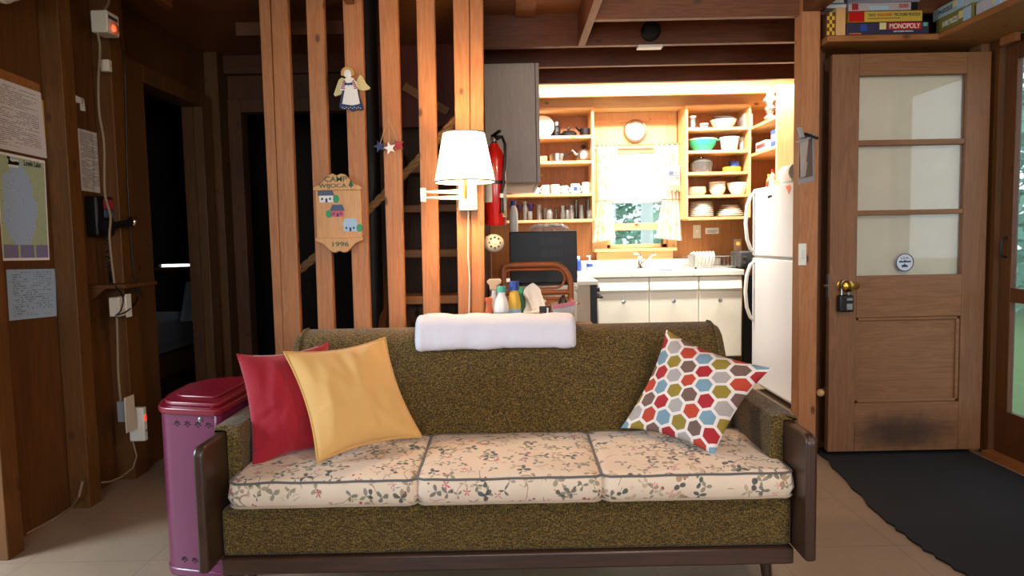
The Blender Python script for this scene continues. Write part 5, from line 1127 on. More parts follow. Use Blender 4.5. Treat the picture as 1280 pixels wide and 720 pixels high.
q = MB(); q.cyl((P(743, 182, 5.76).x, 5.757, P(743, 182, 5.76).z), (P(853, 180, 5.76).x, 5.757, P(853, 180, 5.76).z), .006); tag(q.build('curtain_rod', K['bronze']), 'thin curtain rod across the top of the kitchen window', 'rod')
c = P(841, 220, 5.70); t = thing('flag_pillow', 'small stuffed white ornament with an embroidered flag hanging on the right curtain', 'ornament', c - Vector((0, 0, .1)))
q = MB(); sz = .062
for sd_ in (1, -1): q.grid(lambda u, v: c + Vector(((2 * u - 1) * sz, -sd_ * .022 * ((1 - (2 * u - 1) ** 4) * (1 - (2 * v - 1) ** 4)) ** .5, (2 * v - 1) * .085)), 12, 12, flip=sd_ < 0)
b = q.build('stuffed_body', K['paper'], t, weld=.0004, ang=80)
q = MB()
for i in range(5): q.box(c.x - .038, c.x + .042, c.y - .0262, c.y - .0225, c.z - .03 + i * .014, c.z - .023 + i * .014)
q.build('flag_stripe', K['pink'], b); q = MB(); q.box(c.x - .04, c.x - .002, c.y - .027, c.y - .0225, c.z + .008, c.z + .04); q.build('flag_canton', K['roof'], b)
q = MB(); q.tube([c + Vector((-.04, 0, .08)), c + Vector((-.01, .02, .125)), c + Vector((.015, .03, .13)), c + Vector((.045, 0, .08))], .002, 5); q.build('hanging_wire', K['bronze'], t)
q = MB()
for i in range(6): x = -.05 + .02 * i; q.box(c.x + x, c.x + x + .012, c.y - .002, c.y + .002, c.z - .115 - .012 * (i % 2), c.z - .07)
q.build('ribbon_fringe', K['khaki'], t)

# stove, counter with microwave
st = thing('stove', 'white and grey stove turned sideways at the left end of the sink counter', 'stove', (.25, 4.95, 0))
q = MB(); q.box(-.14, .546, 4.75, 5.19, .02, .83); q.build('stove_body', W['gray'], st, bevel=.004); q = MB(); q.box(-.14, .60, 4.74, 5.195, .83, .862); q.build('cooktop', K['enamel'], st, bevel=.006)
q = MB(); q.box(.547, .594, 4.752, 5.185, .12, .825); dd = q.build('oven_door', K['black'], st, bevel=.004); q = MB(); q.tube([(.594, 4.79, .74), (.632, 4.79, .74), (.632, 5.15, .74), (.594, 5.15, .74)], .009); q.build('oven_handle', K['black'], dd)
q = MB(); q.cyl((.594, 4.80, .795), (.618, 4.80, .795), .018); q.build('burner_knob', K['black'], st)
bc = thing('base_cabinet', 'white base cabinet with brass knobs carrying the black microwave', 'cabinet', (.15, 4.45, 0)); bxr = P(722, 350, 4.2).x
q = MB(); q.box(-.14, bxr - .02, 4.2, 4.72, .08, .84); q.build('cabinet_body', K['ivory'], bc, bevel=.004); q = MB(); q.box(-.142, bxr, 4.18, 4.73, .84, .868); q.build('cabinet_top', K['enamel'], bc, bevel=.008); q = MB(); q.box(-.14, bxr - .06, 4.24, 4.7, 0, .08); q.build('plinth', K['dgrey'], bc)
for z0_, z1_ in ((.12, .60), (.62, .82)):
    q = MB(); q.box(bxr - .02, bxr - .004, 4.22, 4.70, z0_, z1_); d = q.build('cabinet_door' if z0_ < .3 else 'drawer', K['ivory'], bc, bevel=.003); q = MB(); q.lathe([(.005, 0), (.005, .012), (.013, .018), (0, .026)], (bxr - .004, 4.26, z1_ - .07), 14, (1, 0, 0)); q.build('knob', K['brass'], d)
mx0, mx1 = P(637, 320, 4.3).x, P(721.5, 320, 4.3).x; mz1 = P(680, 289, 4.3).z
mw = thing('microwave', 'black microwave seen from its vented back behind the rattan chair', 'microwave', ((mx0 + mx1) / 2, 4.45, .869))
q = MB(); q.box(mx0, mx1, 4.3, 4.66, .878, mz1); q.build('microwave_case', K['black'], mw, bevel=.006); q = MB(); q.box(mx1 - .001, mx1 + .012, 4.62, 4.66, .9, mz1 - .02); q.build('front_frame', K['grey'], mw)
for x in (mx0 + .04, mx1 - .04):
    for y in (4.34, 4.62): q = MB(); q.cyl((x, y, .868), (x, y, .88), .012); q.build('foot', K['black'], mw)
for r0_ in range(3):
    q = MB()
    for i in range(11): q.box(mx0 + .20 + i * .0125, mx0 + .204 + i * .0125, 4.2985, 4.301, mz1 - .085 - r0_ * .075, mz1 - .04 - r0_ * .075)
    q.build('vent_slots', K['dgrey'], mw)
q = MB(); rn = random.Random(5); mc = Vector((P(686, 285, 4.45).x, 4.45, mz1 + .001))
q.grid(lambda u, v: mc + Vector(((u - .5) * .26, (v - .5) * .2, .002 + (.042 * (max(0, 1 - (2 * u - 1) ** 4) * max(0, 1 - (2 * v - 1) ** 4)) ** .5) * (1 + .35 * mnoise.noise(Vector((u * 8, v * 6, 2))) + .2 * mnoise.noise(Vector((u * 20, v * 17, 5)))))), 30, 20)
q.grid(lambda u, v: mc + Vector(((u - .5) * .26, (v - .5) * .2, .001)), 3, 3, flip=True); tag(q.build('plastic_bag', K['bag'], weld=.002, ang=20), 'crumpled thin plastic bag lying on the black microwave', 'bag')
bottle('spray_bottle', 'white cleaner bottle with a dark logo at the left end of the microwave', 'bottle', P(640, 270, 4.36).x + .01, 4.40, mz1, .028, .20, K['porc'], K['blue'], None, .5, .16)
gc = thing('wall_cabinet', 'tall grey laminate wall cabinet seen end-on left of the shelves', 'cabinet', (.02, 4.6, 1.5)); gz0, gz1 = P(650, 228, 4.2).z, P(650, 79, 4.2).z; gxr = P(674.5, 150, 4.2).x
q = MB(); q.box(-.144, gxr - .024, 4.2, 5.2, gz0, gz1); q.build('cabinet_body', W['gray'], gc, bevel=.002); q = MB(); q.box(gxr - .021, gxr, 4.2, 5.2, gz0, gz1); q.build('cabinet_door', W['gray'], gc, bevel=.002); q = MB(); q.cyl((gxr, 4.3, gz0 + .05), (gxr + .02, 4.3, gz0 + .05), .008); q.build('knob', K['brass'], gc)

# ================================================================ TABLE BEHIND THE COUCH
tb = thing('side_table', 'dark wooden table hidden behind the couch back, holding bottles and tissues', 'table', (.12, 3.20, 0)); TT = .735
q = MB(); q.box(-.13, .40, 2.90, 3.46, TT - .03, TT); q.build('tabletop', W['table'], tb, bevel=.006)
for x in (-.09, .36):
    for y in (2.94, 3.42): q = MB(); q.box(x - .02, x + .02, y - .02, y + .02, 0, TT - .03); q.build('leg', W['table'], tb)
def TX(px, Y=3.1): return P(px, 380, Y).x
bottle('lotion_bottle', 'white lotion bottle with a pale teal cap on the table behind the couch', 'bottle', TX(627, 3.04), 3.04, TT, .034, .215, K['porc'], K['teal'], K['lblue'], .5, .12)
bottle('sunscreen_bottle', 'yellow sunscreen bottle with a bright blue cap behind the couch', 'bottle', TX(643, 3.06), 3.06, TT, .029, .235, K['yellow'], K['blue'], K['lblue'], .6, .17)
bottle('red_bottle', 'red plastic bottle peeking up left of the lotion bottle', 'bottle', TX(611, 3.05), 3.05, TT, .02, .165, K['orange'], K['orange'], None, .7, .1)
bottle('green_bottle', 'slim dark bottle with a green cap beside the sunscreen', 'bottle', TX(653, 3.12), 3.12, TT, .016, .20, K['dgreen'], K['green'], None, .8, .12)
t = thing('trigger_sprayer', 'clear spray bottle with a pale trigger head at the left of the bottles', 'bottle', (TX(618, 3.18), 3.18, TT)); o = Vector(t['_o']); q = MB(); q.lathe([(0, 0), (.03, 0), (.03, .12), (.012, .17), (.012, .19), (0, .19)], o, 18); q.build('bottle_body', K['tub'], t); q = MB(); q.prism([(-.02, 0), (.012, 0), (.014, .02), (.034, .03), (.034, .048), (-.02, .052), (-.034, .04), (-.03, .03), (-.022, .024)], o + Vector((0, -.01, .19)), X3, Z3, .02); q.build('spray_head', K['fpipe'], t, bevel=.003); q = MB(); q.tube([o + Vector((.018, 0, .215)), o + Vector((.028, 0, .2)), o + Vector((.026, 0, .18))], .004); q.build('trigger', K['fpipe'], t)
t = thing('tissue_box', 'white tissue box with one tissue pulled up, behind the towel', 'box', (TX(672, 3.1), 3.1, TT)); o = Vector(t['_o']); q = MB(); q.box(o.x - .065, o.x + .052, 3.03, 3.17, TT + .0005, TT + .10); q.build('carton', K['paper'], t, bevel=.003)
q = MB(); q.grid(lambda u, v: o + Vector(((u - .5) * (.10 - .015 * v) - .012 + .03 * v * (u - .4) + .012 * math.sin(9 * u + 3 * v), .02 * math.sin(11 * u + 4 * v) * (1 - .3 * v), .10 + .125 * v * (1 - 1.1 * abs(u - .38)))), 18, 12); q.keep = True; q.build('tissue', K['tissue'], t)
t = thing('storage_box', 'clear plastic box with a pink lid edge, right of the tissues', 'box', (TX(695, 3.12), 3.12, TT)); o = Vector(t['_o']); x0_, x1_ = TX(690, 3.05), TX(717, 3.05)
q = MB(); q.hexa([(x0_ + .01, 3.02, TT + .001), (x1_ - .012, 3.02, TT + .001), (x1_ - .012, 3.2, TT + .001), (x0_ + .01, 3.2, TT + .001), (x0_, 3.01, TT + .12), (x1_, 3.01, TT + .135), (x1_, 3.21, TT + .135), (x0_, 3.21, TT + .12)]); b = q.build('box_body', K['tub'], t, bevel=.004)
q = MB(); q.beam((x0_, 3.01, TT + .121), (x1_, 3.01, TT + .136), .006, .018); q.beam((x1_, 3.01, TT + .136), (x1_, 3.21, TT + .136), .006, .014); q.build('lid_edge', K['pink'], t)
q = MB(); q.grid(lambda u, v: Vector((x0_ + .03 + (x1_ - x0_ - .045) * u, 3.03 + .16 * v, TT + .115 + .05 * math.sin(math.pi * u) * math.sin(math.pi * v) + .012 * mnoise.noise(Vector((u * 5, v * 5, 0)))), ), 16, 12); q.keep = True; q.build('contents', K['blackm'], t)
q = MB(); cc = Vector((TX(681, 2.98), 2.955, TT + .001)); q.box(cc.x - .025, cc.x + .022, 2.945, 2.975, TT + .001, TT + .13); t = thing('small_radio', 'small black box with a red corner in front of the clear storage box', 'box', cc); q.build('box_body', K['black'], t, bevel=.003); q = MB(); q.box(cc.x - .028, cc.x - .005, 2.940, 2.946, TT + .08, TT + .105); q.build('red_corner', K['redp'], t)
q = MB(); q.box(cc.x + .006, cc.x + .014, 2.943, 2.946, TT + .085, TT + .125); q.build('white_mark', K['paper'], t)
# rattan chair
hc = thing('rattan_chair', 'bent rattan chair with its rounded back in front of the microwave', 'chair', (P(670, 400, 3.75).x, 3.75, 0)); CYc = 3.78
xl, xr = P(629, 340, CYc).x, P(713, 340, CYc).x; zt_ = P(670, 331, CYc).z; zl = P(670, 366, CYc).z
q = MB(); q.tube([(xl, CYc, .40), (xl, CYc, zt_ - .02), (xl + .006, CYc, zt_ - .006), (xl + .03, CYc, zt_)] + [(xr - .10 + .10 * math.sin(R(a)), CYc, zt_ - .12 + .12 * math.cos(R(a))) for a in range(0, 91, 15)] + [(xr, CYc, .40)], .017, 10); q.build('back_frame', W['rattan'], hc)
q = MB(); q.tube([(xl, CYc, zl), (xr - .01, CYc, zl)], .014, 8); q.build('cross_rail', W['rattan'], hc)
q = MB(); xm0, xm1, zc, hh = xl + .045, xr - .085, (zt_ + zl) / 2, (zt_ - zl) / 2 - .025
L = [(xm1 + hh * math.sin(R(a)), CYc - .004, zc + hh * math.cos(R(a))) for a in range(0, 181, 20)] + [(xm0 - hh * math.sin(R(a)), CYc - .004, zc - hh * math.cos(R(a))) for a in range(0, 181, 20)]
q.tube(L, .007, 8, closed=True); q.build('back_loop', W['rattan'], hc)
q = MB(); q.box(xl + .015, xr - .03, CYc - .006, CYc + .006, .50, zl - .03); q.build('woven_panel', wood('woven_cane', '#a8683a', '#7a4420', 'X', knots=False, scale=3), hc); q = MB(); q.tube([(xl, CYc, zl - .035), (xr - .0, CYc, zl - .035)], .010, 8); q.build('cross_rail', W['rattan'], hc)
q = MB(); q.box(xl, xr, CYc - .02, CYc + .38, .40, .45); q.build('seat', W['rattan'], hc, bevel=.015, seg=3)
for x in (xl + .01, xr - .01):
    for y in (CYc, CYc + .34): q = MB(); q.tube([(x, y, 0), (x, y, .41)], .016, 8); q.build('leg', W['rattan'], hc)

# ================================================================ ON THE KITCHEN POST AND JOISTS
c = P(1004.5, 318, 3.45); t = thing('light_switch', 'white light switch on the post left of the open door', 'switch', (c.x, 3.45, c.z - .055)); q = MB(); q.box(c.x - .028, c.x + .012, 3.443, 3.449, c.z - .055, c.z + .055); q.build('cover_plate', K['ivory'], t, bevel=.002); q = MB(); q.box(c.x - .014, c.x - .002, 3.436, 3.443, c.z - .02, c.z + .02); q.build('rocker', K['white'], t, bevel=.002)
c = P(1009, 168, 3.44); t = thing('card_rack', 'metal clip rack holding grey cards on the post beside the fridge', 'rack', (c.x, 3.44, P(1009, 230, 3.44).z)); zb_ = t['_o'][2]
q = MB(); q.slab([P(998, 230, 3.445), P(1018, 226, 3.445), P(1018, 166, 3.445), P(999, 170, 3.445)], .003); q.build('backing_plate', K['steel'], t)
q = MB(); q.slab([P(1001, 222, 3.40), P(1009, 220, 3.43), P(1012, 172, 3.43), P(1000, 176, 3.41)], .002); q.build('card', plain('grey_card', '#b9aba0', .7), t)
q = MB(); q.slab([P(1006, 222, 3.42), P(1016, 220, 3.44), P(1015, 172, 3.44), P(1011, 174, 3.425)], .002); q.build('card', plain('brown_card', '#6b5647', .7), t)
q = MB(); q.beam(P(996, 177, 3.37), P(1015, 171, 3.43), .012, .006); q.beam(P(999, 160, 3.42), P(1003, 172, 3.40), .02, .012); q.build('clear_holder', K['tub'], t); q = MB(); q.beam(P(1006, 167, 3.44), P(1022, 173, 3.38), .016, .012); q.build('clip', K['blackm'], t)
c = P(812, 63, 3.96); t = thing('ceiling_socket', 'black round ceiling fixture with a white edge on the joist above the kitchen', 'fixture', (c.x, 3.93, 2.2)); q = MB(); q.lathe([(0, 0), (.055, 0), (.055, .02), (.04, .035), (.0, .036)], (c.x, 3.938, 2.31), 24, (0, -1, 0)); q.build('socket_body', K['blackm'], t); q = MB(); q.box(c.x - .07, c.x + .07, 3.93, 3.99, 2.222, 2.2385); q.build('white_plate', K['white'], t, bevel=.003)

# ================================================================ GAME SHELF
gs = thing('game_shelf', 'L-shaped plank shelf for board games above the open door', 'shelf', (2.0, 3.55, 2.15)); GZ = P(1108, 43, 3.41).z - .001
q = MB(); q.box(1.56, 2.428, 3.40, 3.718, GZ - .03, GZ); q.build('shelf_board', W['shelf'], gs, bevel=.006); q = MB(); q.box(2.10, 2.428, .6, 3.399, GZ - .03, GZ); q.build('shelf_board', W['shelfy'], gs, bevel=.006)
q = MB(); q.box(1.56, 1.60, 3.62, 3.718, 2.02, GZ - .031); q.build('bracket', W['shelf'], gs); q = MB(); q.box(2.40, 2.428, 3.30, 3.399, 2.05, GZ - .031); q.build('bracket', W['shelf'], gs)
GY = 3.41
def gbox(label, pa, pb, ya, yb, m, grp='board games on the shelf above the door'):
    a, b = P(pa, yb, GY), P(pb, yb, GY); yb = min(yb, 42.8); z1_ = P((pa + pb) / 2, ya, GY).z; z0_ = P((pa + pb) / 2, yb, GY).z
    t = thing('game_box', label, 'box', ((a.x + b.x) / 2, GY, z0_), grp); q = MB(); q.box(a.x, b.x, GY, GY + .26, z0_, z1_ - .001); q.build('box_lid', m, t, bevel=.002); t['_e'] = (a.x, b.x, z0_, z1_); return t
def on(t, nm, fx0, fx1, fz0, fz1, m, lift=.001):
    a, b, z0_, z1_ = t['_e']; q = MB(); q.box(a + (b - a) * fx0, a + (b - a) * fx1, GY - lift, GY, z0_ + (z1_ - z0_) * fz0, z0_ + (z1_ - z0_) * fz1); return q.build(nm, m, t, smooth=False)
def ont(t, s, fx0, fx1, fz0, fz1, m, lift=.001):
    a, b, z0_, z1_ = t['_e']; text('box_lettering', s, (a + (b - a) * fx0, GY - lift, z0_ + (z1_ - z0_) * fz0), X3, Z3, (b - a) * (fx1 - fx0), (z1_ - z0_) * (fz1 - fz0), m, t, .0008)
g = gbox('dark blue board game box with a red title bar, bottom of the stack', 1058, 1161, 27.5, 43, plain('box_navy', '#2a2540', .5)); zf = P(1100, 43, GY).z
on(g, 'title_bar', .50, .91, .38, .92, K['redp']); ont(g, 'MONOPOLY', .52, .89, .45, .86, K['paper'], .0014); ont(g, 'ELECTRONIC BANKING', .57, .81, .16, .28, K['paper'])
q = on(g, 'printed_card', .17, .25, .3, .85, K['blue']); on(g, 'printed_banknote', .40, .48, .4, .95, K['khaki']); on(g, 'orange_band', .03, .18, .05, .14, K['orange']); on(g, 'teal_corner', .93, .98, .6, .9, K['teal'])
g = gbox('yellow jigsaw puzzle box with a red end panel on the dark game box', 1061, 1153, 13.5, 27, plain('box_yellow', '#c9a73a', .55)); on(g, 'end_panel', 0, .21, .02, .98, K['redp']); ont(g, 'TUCO', .26, .36, .5, .74, K['dgrey']); ont(g, 'INTERLOCKING', .385, .59, .5, .74, K['orange']); ont(g, 'PICTURE PUZZLE', .62, .97, .5, .76, K['dgrey']); on(g, 'printed_lines', .26, .70, .27, .34, K['bronze'])
g = gbox('white game box marked 500 in red, second from the top of the stack', 1061, 1139, 3, 13, plain('box_white', '#b9aaa5', .55)); ont(g, '500', .80, .95, .25, .75, K['redp']); on(g, 'printed_panel', .33, .64, .1, .6, K['lblue']); on(g, 'printed_figure', .05, .15, .1, .9, K['red']); on(g, 'dark_corner', 1.0, 1.1, .05, .95, K['blackm'])
g = gbox('pale grey game box on the top of the stack, cut by the picture edge', 1060, 1150, -10, 3, plain('box_grey', '#8d8791', .55))
a = P(1046, 44, 3.41); t = thing('chess_box', 'wooden box with a checkered side at the left end of the game shelf', 'box', (a.x, 3.5, GZ)); x0_, x1_ = P(1034, 30, 3.41).x, P(1057, 30, 3.41).x; zc_ = P(1046, 12, 3.41).z
q = MB(); q.box(x0_ + .045, x1_, 3.41, 3.68, GZ + .001, zc_ + .01); q.build('box_side', W['kz'], t, bevel=.002); q = MB(); q.box(x0_, x0_ + .044, 3.42, 3.68, GZ + .001, zc_ - .01); q.build('board_edge', W['dim'], t, bevel=.002)
q = MB()
for i in range(3):
    for j in range(6):
        if (i + j) % 2 == 0: q.box(x0_ + .004 + .012 * i, x0_ + .016 + .012 * i, 3.419, 3.42, GZ + .006 + .018 * j, GZ + .024 + .018 * j)
q.build('checkered_print', K['yellow'], t, smooth=False)
for k, (zz, m, lb) in enumerate(((0.0, K['grey'], 'grey paperback lying flat on the chess box'), (.024, K['lblue'], 'pale blue paperback lying on the grey one above the chess box'), (.046, K['paper'], 'white booklet on the pale blue paperback above the chess box'))):
    tt = thing('paperback', lb, 'book', (a.x, 3.5, zc_ + .011 + zz)); q = MB(); q.box(x0_ + .0, x1_ + .012 - .01 * k, 3.425, 3.64, zc_ + .0115 + zz, zc_ + .013 + zz); q.box(x0_ + .0, x1_ + .012 - .01 * k, 3.425, 3.64, zc_ + .031 + zz, zc_ + .0325 + zz); q.box(x0_, x0_ + .002, 3.425, 3.64, zc_ + .0115 + zz, zc_ + .0325 + zz); q.build('cover', m, tt); q = MB(); q.box(x0_ + .004, x1_ + .009 - .01 * k, 3.428, 3.637, zc_ + .0135 + zz, zc_ + .0305 + zz); q.build('pages', K['paper'], tt)
SXr = 2.125
def sbox(label, pa, ya, pb, yb, z0_, h, m, txt, tm):
    y0, y1 = sorted((PX(pa, ya, SXr).y, PX(pb, yb, SXr).y)); t = thing('game_box', label, 'box', (SXr + .1, (y0 + y1) / 2, z0_ + .0005), 'puzzles on the right-hand shelf'); q = MB(); q.box(SXr, 2.41, y0, y1, z0_ + .0005, z0_ + h); q.build('box_lid', m, t, bevel=.002)
    if txt: text('box_lettering', txt, (SXr - .0005, y1 - (y1 - y0) * .2, z0_ + h * .35), (0, -1, 0), Z3, (y1 - y0) * .42, h * .34, tm, t)
    q = MB(); q.box(SXr - .0012, SXr, y0 + (y1 - y0) * .04, y0 + (y1 - y0) * .24, z0_ + h * .1, z0_ + h * .9); q.build('printed_picture', K['lblue'], t); q = MB(); q.box(SXr - .0012, SXr, y0 + (y1 - y0) * .25, y0 + (y1 - y0) * .36, z0_ + h * .4, z0_ + h * .85); q.build('printed_patch', K['khaki'], t)
    return t
sbox('olive green puzzle box at the inner corner of the right shelf', 1170, 38, 1216, 12, GZ, .075, plain('box_olive', '#7d7636', .55), 'FAMILY PUZZLE', K['paper'])
sbox('white and teal puzzle box stacked on the olive one', 1166, 20, 1207, 3, GZ + .076, .055, plain('box_teal', '#9fb0ad', .55), 'PUZZLE', K['navy'])
sbox('white flat box nearer the camera on the right shelf', 1220, 12, 1252, -8, GZ, .06, plain('box_pale', '#b9bcc4', .55), None, None)

# ================================================================ LEFT WALL
LX = -1.9895
def sheet(name, label, cat, cs, m, th_=.0015, x=LX, group=None):
    q = MB(); q.slab([PX(a, b, x + th_) for a, b in cs], th_); return tag(q.build(name, m, smooth=False), label, cat, group)
sheet('pinned_letter', 'white typed letter pinned on the left plywood wall above the map', 'paper', ((-16, 182), (59, 198), (51, 116), (-22, 90)), K['doc'], .004)
sheet('yellow_folder', 'yellow card sticking out behind the typed letter', 'paper', ((30, 185), (62, 190), (56, 126), (28, 118)), K['ypaper'], .0015)
sheet('cardboard_sheet', 'brown backing board showing above the typed letter', 'board', ((-20, 112), (52, 128), (49, 105), (-24, 76)), W['shelf'], .001)
mp = sheet('lake_map', 'coloured lake map pinned below the typed letter', 'map', ((3, 326), (62, 325), (56, 201), (-6, 188)), K['map'], .0015)
mp['_o'] = tuple(mp.location); a, b = PX(30, 206, LX + .002), PX(51, 210, LX + .002)
text('map_title', 'Lewis Lake', Vector((LX + .002, a.y, b.z)), (0, 1, 0), Z3, b.y - a.y, .024, K['navy'], mp, .0005)
a, b = PX(10, 209, LX + .0022), PX(23, 200, LX + .0022); q = MB(); q.slab([PX(10, 208, LX + .002), PX(23, 210, LX + .002), PX(23, 200, LX + .002), PX(10, 198, LX + .002)], .0004); mb_ = q.build('emblem_panel', K['paper'], mp)
ca = PX(16.5, 206, LX + .0026); q = MB(); q.prism([(-.03, .0), (.03, .0), (.036, .012), (.02, .016), (-.004, .012), (-.016, .018), (-.016, .03), (-.028, .032), (-.034, .026), (-.024, .02), (-.026, .008)], ca, Y3, Z3, .0004); q.build('loon_emblem', K['blackm'], mb_, smooth=False)
sheet('blue_form', 'pale blue printed sheet with a white box below the lake map', 'paper', ((12, 401), (71, 395), (69, 336), (8, 337)), K['doc3'], .0015)
sheet('typed_notice', 'dense typed notice pinned between studs above the wall telephone', 'paper', ((102, 238), (130, 242), (126, 168), (97, 160)), K['doc2'], .0015)
q = MB()
for cs in (((95, 128), (105, 130), (104, 123), (94, 119)), ((102, 138), (107, 139), (105, 124), (101, 123))): q.slab([PX(x, y, LX + .006) for x, y in cs], .006)
tag(q.build('wall_bracket', K['white'], smooth=False), 'small white L-shaped bracket above the typed notice', 'bracket')
# emergency light
SXF = -1.899
ya = PX(113, 28, SXF).y; xf = P(134, 28, ya).x; yb = PX(149, 28, xf).y; z0_, z1_ = P(124, 40, ya).z, P(124, 12, ya).z
t = thing('emergency_light', 'white box with a glowing orange lamp high on the left wall', 'lamp', (SXF, ya, z0_)); q = MB(); q.box(SXF, xf, ya, yb, z0_, z1_); q.build('case', K['cream'], t, bevel=.006); c = Vector((xf, (ya + yb) / 2, z0_ + (z1_ - z0_) * .3)); q = MB(); q.lathe([(.03, 0), (.03, .004), (.02, .014), (0, .018)], c, 18, (1, 0, 0)); q.build('lens', K['glass'], t); q = MB(); q.lathe([(.014, .001), (.014, .004), (0, .008)], c, 12, (1, 0, 0)); q.build('neon', K['neon'], t)
q = MB(); q.box(xf, xf + .003, ya + .01, yb - .02, z1_ - .035, z1_ - .02); q.build('dark_strip', K['dgrey'], t)
def lbox(name, label, cat, pa, pb, ya_, yb_, d, m, x=SXF):
    """box on the stud face; side towards the camera spans pa.., front spans to pb"""
    y0 = PX(pa, (ya_ + yb_) / 2, x).y; xf_ = x + d; y1 = max(PX(pb, (ya_ + yb_) / 2, xf_).y, y0 + .03); z1_ = P(pa, ya_, y0).z; z0_ = P(pa, yb_, y0).z
    t = thing(name, label, cat, (x, y0, z0_)); q = MB(); q.box(x, xf_, y0, y1, z0_, z1_); q.build('case', m, t, bevel=.004); t['_e'] = (xf_, y0, y1, z0_, z1_); return t
t = lbox('junction_box', 'small cream junction box on the cable below the emergency light', 'box', 125, 137, 74, 89, .04, K['cream']); e = t['_e']; q = MB(); q.lathe([(.004, 0), (.004, .003), (0, .004)], (e[0], (e[1] + e[2]) / 2, (e[3] + e[4]) / 2), 8, (1, 0, 0)); q.build('screw', K['steel'], t)
t = lbox('outlet_box', 'grey cream outlet box under the little phone shelf', 'outlet', 136, 165, 372, 396, .05, K['cream']); e = t['_e']; q = MB(); q.box(e[0], e[0] + .005, e[1] + .05, e[2] - .01, e[3] - .01, e[4] + .01); q.build('cover_plate', K['ivory'], t, bevel=.002)
t = lbox('socket_box', 'grey socket box low on the left wall beside the red-lit detector', 'outlet', 146, 166, 502, 528, .045, K['grey']); e = t['_e']; q = MB(); q.box(e[0], e[0] + .006, e[2] - .07, e[2] + .01, e[3] - .05, e[4] + .02); q.build('cover_plate', K['cream'], t, bevel=.002)
t = lbox('gas_detector', 'white plug-in detector with a red light low on the left wall', 'detector', 161, 182, 510, 552, .075, K['ivory'])
e = t['_e']; q = MB(); q.box(e[0] - .0005, e[0] + .002, e[1] + (e[2] - e[1]) * .35, e[1] + (e[2] - e[1]) * .75, e[3] + (e[4] - e[3]) * .60, e[3] + (e[4] - e[3]) * .76); q.build('led_display', K['led'], t); q = MB(); q.lathe([(.007, 0), (.006, .003), (0, .004)], (e[0], (e[1] + e[2]) / 2, e[3] + (e[4] - e[3]) * .3), 12, (1, 0, 0)); q.build('button', K['grey'], t)
# telephone
pc = PX(118, 272, LX); t = thing('wall_telephone', 'dark wall telephone with a chrome handset ring and coiled cord on the left wall', 'telephone', (LX, pc.y, pc.z - .1)); q = MB(); q.box(LX, LX + .06, pc.y - .075, pc.y + .075, pc.z - .09, pc.z + .10); q.build('phone_body', K['black'], t, bevel=.012, seg=3)
h0, h1 = Vector((LX + .10, pc.y - .10, pc.z - .045)), Vector((LX + .12, pc.y + .10, pc.z - .02)); q = MB(); q.tube([h0, h0.lerp(h1, .2) + Vector((.012, 0, 0)), h0.lerp(h1, .8) + Vector((.012, 0, 0)), h1], [.026, .015, .015, .026], 12); hs = q.build('handset', K['iron'], t); q = MB(); q.lathe([(.028, 0), (.03, .012), (.026, .022), (0, .024)], h1, 16, (.6, .3, -.2)); q.build('chrome_cap', K['chrome'], hs)
q = MB(); q.box(LX + .06, LX + .064, pc.y - .02, pc.y + .05, pc.z + .04, pc.z + .085); q.build('red_card', K['red'], t); q = MB(); q.box(LX + .06, LX + .064, pc.y - .02, pc.y + .05, pc.z - .0, pc.z + .035); q.build('blue_card', K['roof'], t)
q = MB(); a, b = Vector((LX + .05, pc.y + .0, pc.z - .09)), PX(140, 353, LX + .06); q.tube([a.lerp(b, i / 120) + Vector((.009 * math.cos(i * .9), .009 * math.sin(i * .9), -.05 * math.sin(math.pi * i / 120))) for i in range(121)], .003, 5); q.build('coiled_cord', K['black'], t)
a = PX(112, 358, LX); sz_ = a.z; t = thing('phone_shelf', 'little wooden shelf on the left wall below the telephone', 'shelf', (LX, 3.23, sz_)); q = MB(); q.box(LX, -1.79, 3.155, 3.31, sz_ - .01, sz_ + .008); q.build('shelf_board', W['stud'], t, bevel=.002); q = MB(); q.box(-1.898, -1.79, 3.311, 3.44, sz_ - .01, sz_ + .008); q.build('shelf_board', W['stud'], t, bevel=.002); q = MB(); q.prism([(0, 0), (.10, 0), (0, -.08)], (LX, 3.158, sz_ - .01), X3, Z3, .018); q.build('bracket', W['stud'], t)
# cables
def cable(name, label, pts, r, m, cat='cable'):
    L = [PX(x, y, X) for x, y, X in pts]; s_ = []
    for i in range(len(L) - 1):
        p0, p1, p2, p3 = L[max(i - 1, 0)], L[i], L[i + 1], L[min(i + 2, len(L) - 1)]
        for k in range(6):
            u = k / 6; s_.append(.5 * ((2 * p1) + (p2 - p0) * u + (2 * p0 - 5 * p1 + 4 * p2 - p3) * u * u + (3 * p1 - p0 - 3 * p2 + p3) * u ** 3))
    s_.append(L[-1]); q = MB(); q.tube(s_, r, 7); return tag(q.build(name, m), label, cat)
cable('wall_cable', 'pale cable running down the left wall from the emergency light to the phone shelf', [(122, 41, -1.88), (125, 62, -1.885), (123, 100, -1.885), (124, 140, -1.885), (130, 180, -1.885), (131, 240, -1.885), (138, 270, -1.86), (137, 300, -1.86), (143, 354, -1.86)], .0055, K['wcord'])
cable('wall_cable', 'pale cable from the outlet box down to the socket box on the left wall', [(146, 397, -1.88), (147, 430, -1.885), (148, 470, -1.885), (151, 503, -1.885)], .0055, K['wcord'])
cable('wall_cable', 'thin pale cable running above the emergency light to the ceiling', [(131, 12, -1.86), (136, 2, -1.87), (132, -12, -1.88)], .006, K['wcord'])
cable('black_cord', 'thin black cord running down the left wall beside the dark doorway', [(149, 40, -1.83), (156, 90, -1.88), (158, 170, -1.89), (160, 240, -1.89), (166, 330, -1.89), (172, 372, -1.88), (160, 388, -1.84), (147, 394, -1.84)], .0035, K['black'], 'cord')
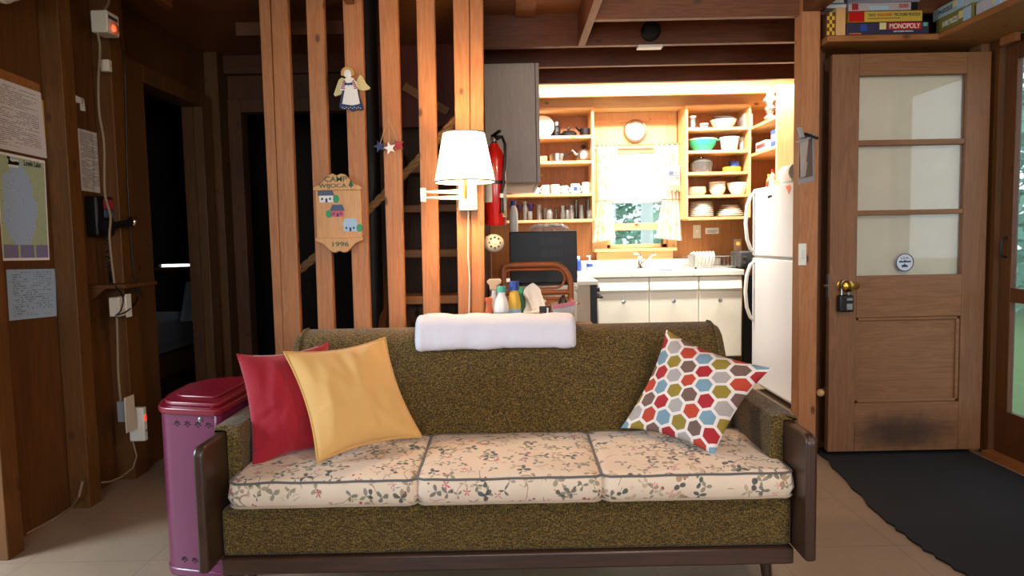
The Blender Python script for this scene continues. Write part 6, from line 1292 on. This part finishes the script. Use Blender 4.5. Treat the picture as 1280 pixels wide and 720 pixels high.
cable('black_cord', 'short black cord hanging from the phone shelf to the outlet box', [(144, 358, -1.80), (154, 372, -1.81), (151, 388, -1.82), (144, 395, -1.84)], .0035, K['black'], 'cord')
q = MB(); L = [PX(152, 530, -1.885), PX(148, 575, -1.885), PX(158, 592, -1.87)]; L2 = [PX(166, 552, -1.84), PX(171, 570, -1.82), PX(166, 585, -1.83), PX(152, 596, -1.84), PX(138, 602, -1.85), PX(127, 603, -1.86)]
q.tube(L2, .004, 7); tag(q.build('white_cord', K['wcord']), 'white cord looping from the red-lit detector down to the floor', 'cord')
L3 = [PX(103, 602, -1.895), PX(99, 620, -1.885), PZ(90, 634, .006), PZ(62, 652, .006), PZ(33, 667, .006)]; q = MB(); q.tube(L3, .005, 7); tag(q.build('white_cord', K['wcord']), 'white cord trailing along the floor at the foot of the left wall', 'cord')
c = PX(3, -6, -1.90); t = thing('wall_fixture', 'white rounded fixture at the top left corner of the picture', 'fixture', (-1.90, c.y, c.z)); q = MB(); q.lathe([(.0, .09), (.045, .08), (.07, .05), (.075, .02), (.075, .0), (0, 0)], Vector((-1.898, c.y - .02, c.z + .045)), 24, (1, 0, 0)); q.build('dome', K['white'], t); q = MB(); q.cyl((-1.899, c.y - .02, c.z + .045), (-1.885, c.y - .02, c.z + .045), .08, .08, 24); q.build('base_ring', K['cream'], t)
# bedroom things
q = MB(); a, b = P(246, 352, 5.2), P(234, 402, 5.1); q.grid(lambda u, v: a.lerp(b, v) + Vector(((u - .5) * .17 + .03 * v, .05 * math.cos(3 * (u - .5)) + .01 * math.sin(u * 20), 0)), 14, 10, (.2, .35)); q.grid(lambda u, v: a.lerp(b, v) + Vector(((u - .5) * .17 + .03 * v, .012 + .05 * math.cos(3 * (u - .5)) + .01 * math.sin(u * 20), 0)), 14, 10, (.2, .35), flip=True)
tag(q.build('hanging_towel', K['stripe']), 'pale striped towel hanging in the dark bedroom below the daylight slit', 'towel')
t = thing('bed', 'dark bed with a quilt in the bedroom beyond the left doorway', 'bed', (-2.95, 5.1, 0)); q = MB(); q.box(-3.75, -2.55, 4.3, 5.9, .2, .36); q.build('bed_frame', W['dim'], t, bevel=.01); q = MB(); q.box(-3.73, -2.57, 4.32, 5.88, .36, .60); q.build('quilt', cloth('dark_quilt', '#5d5a60'), t, bevel=.06, seg=4)
for x in (-3.70, -2.6):
    for y in (4.35, 5.85): q = MB(); q.cyl((x, y, 0), (x, y, .21), .03); q.build('leg', W['dim'], t)
q = MB(); q.tube([(-2.42, 5.30, .0), (-2.42, 5.30, 1.0)], .02, 10); q.tube([(-2.72, 5.21, .985), (-2.42, 5.30, .985)], .015, 8); tag(q.build('towel_stand', W['dim']), 'dark wooden stand the bedroom towel hangs from', 'stand')

for o in bpy.data.objects:
    for k in ('_o', '_e'):
        if k in o: del o[k]
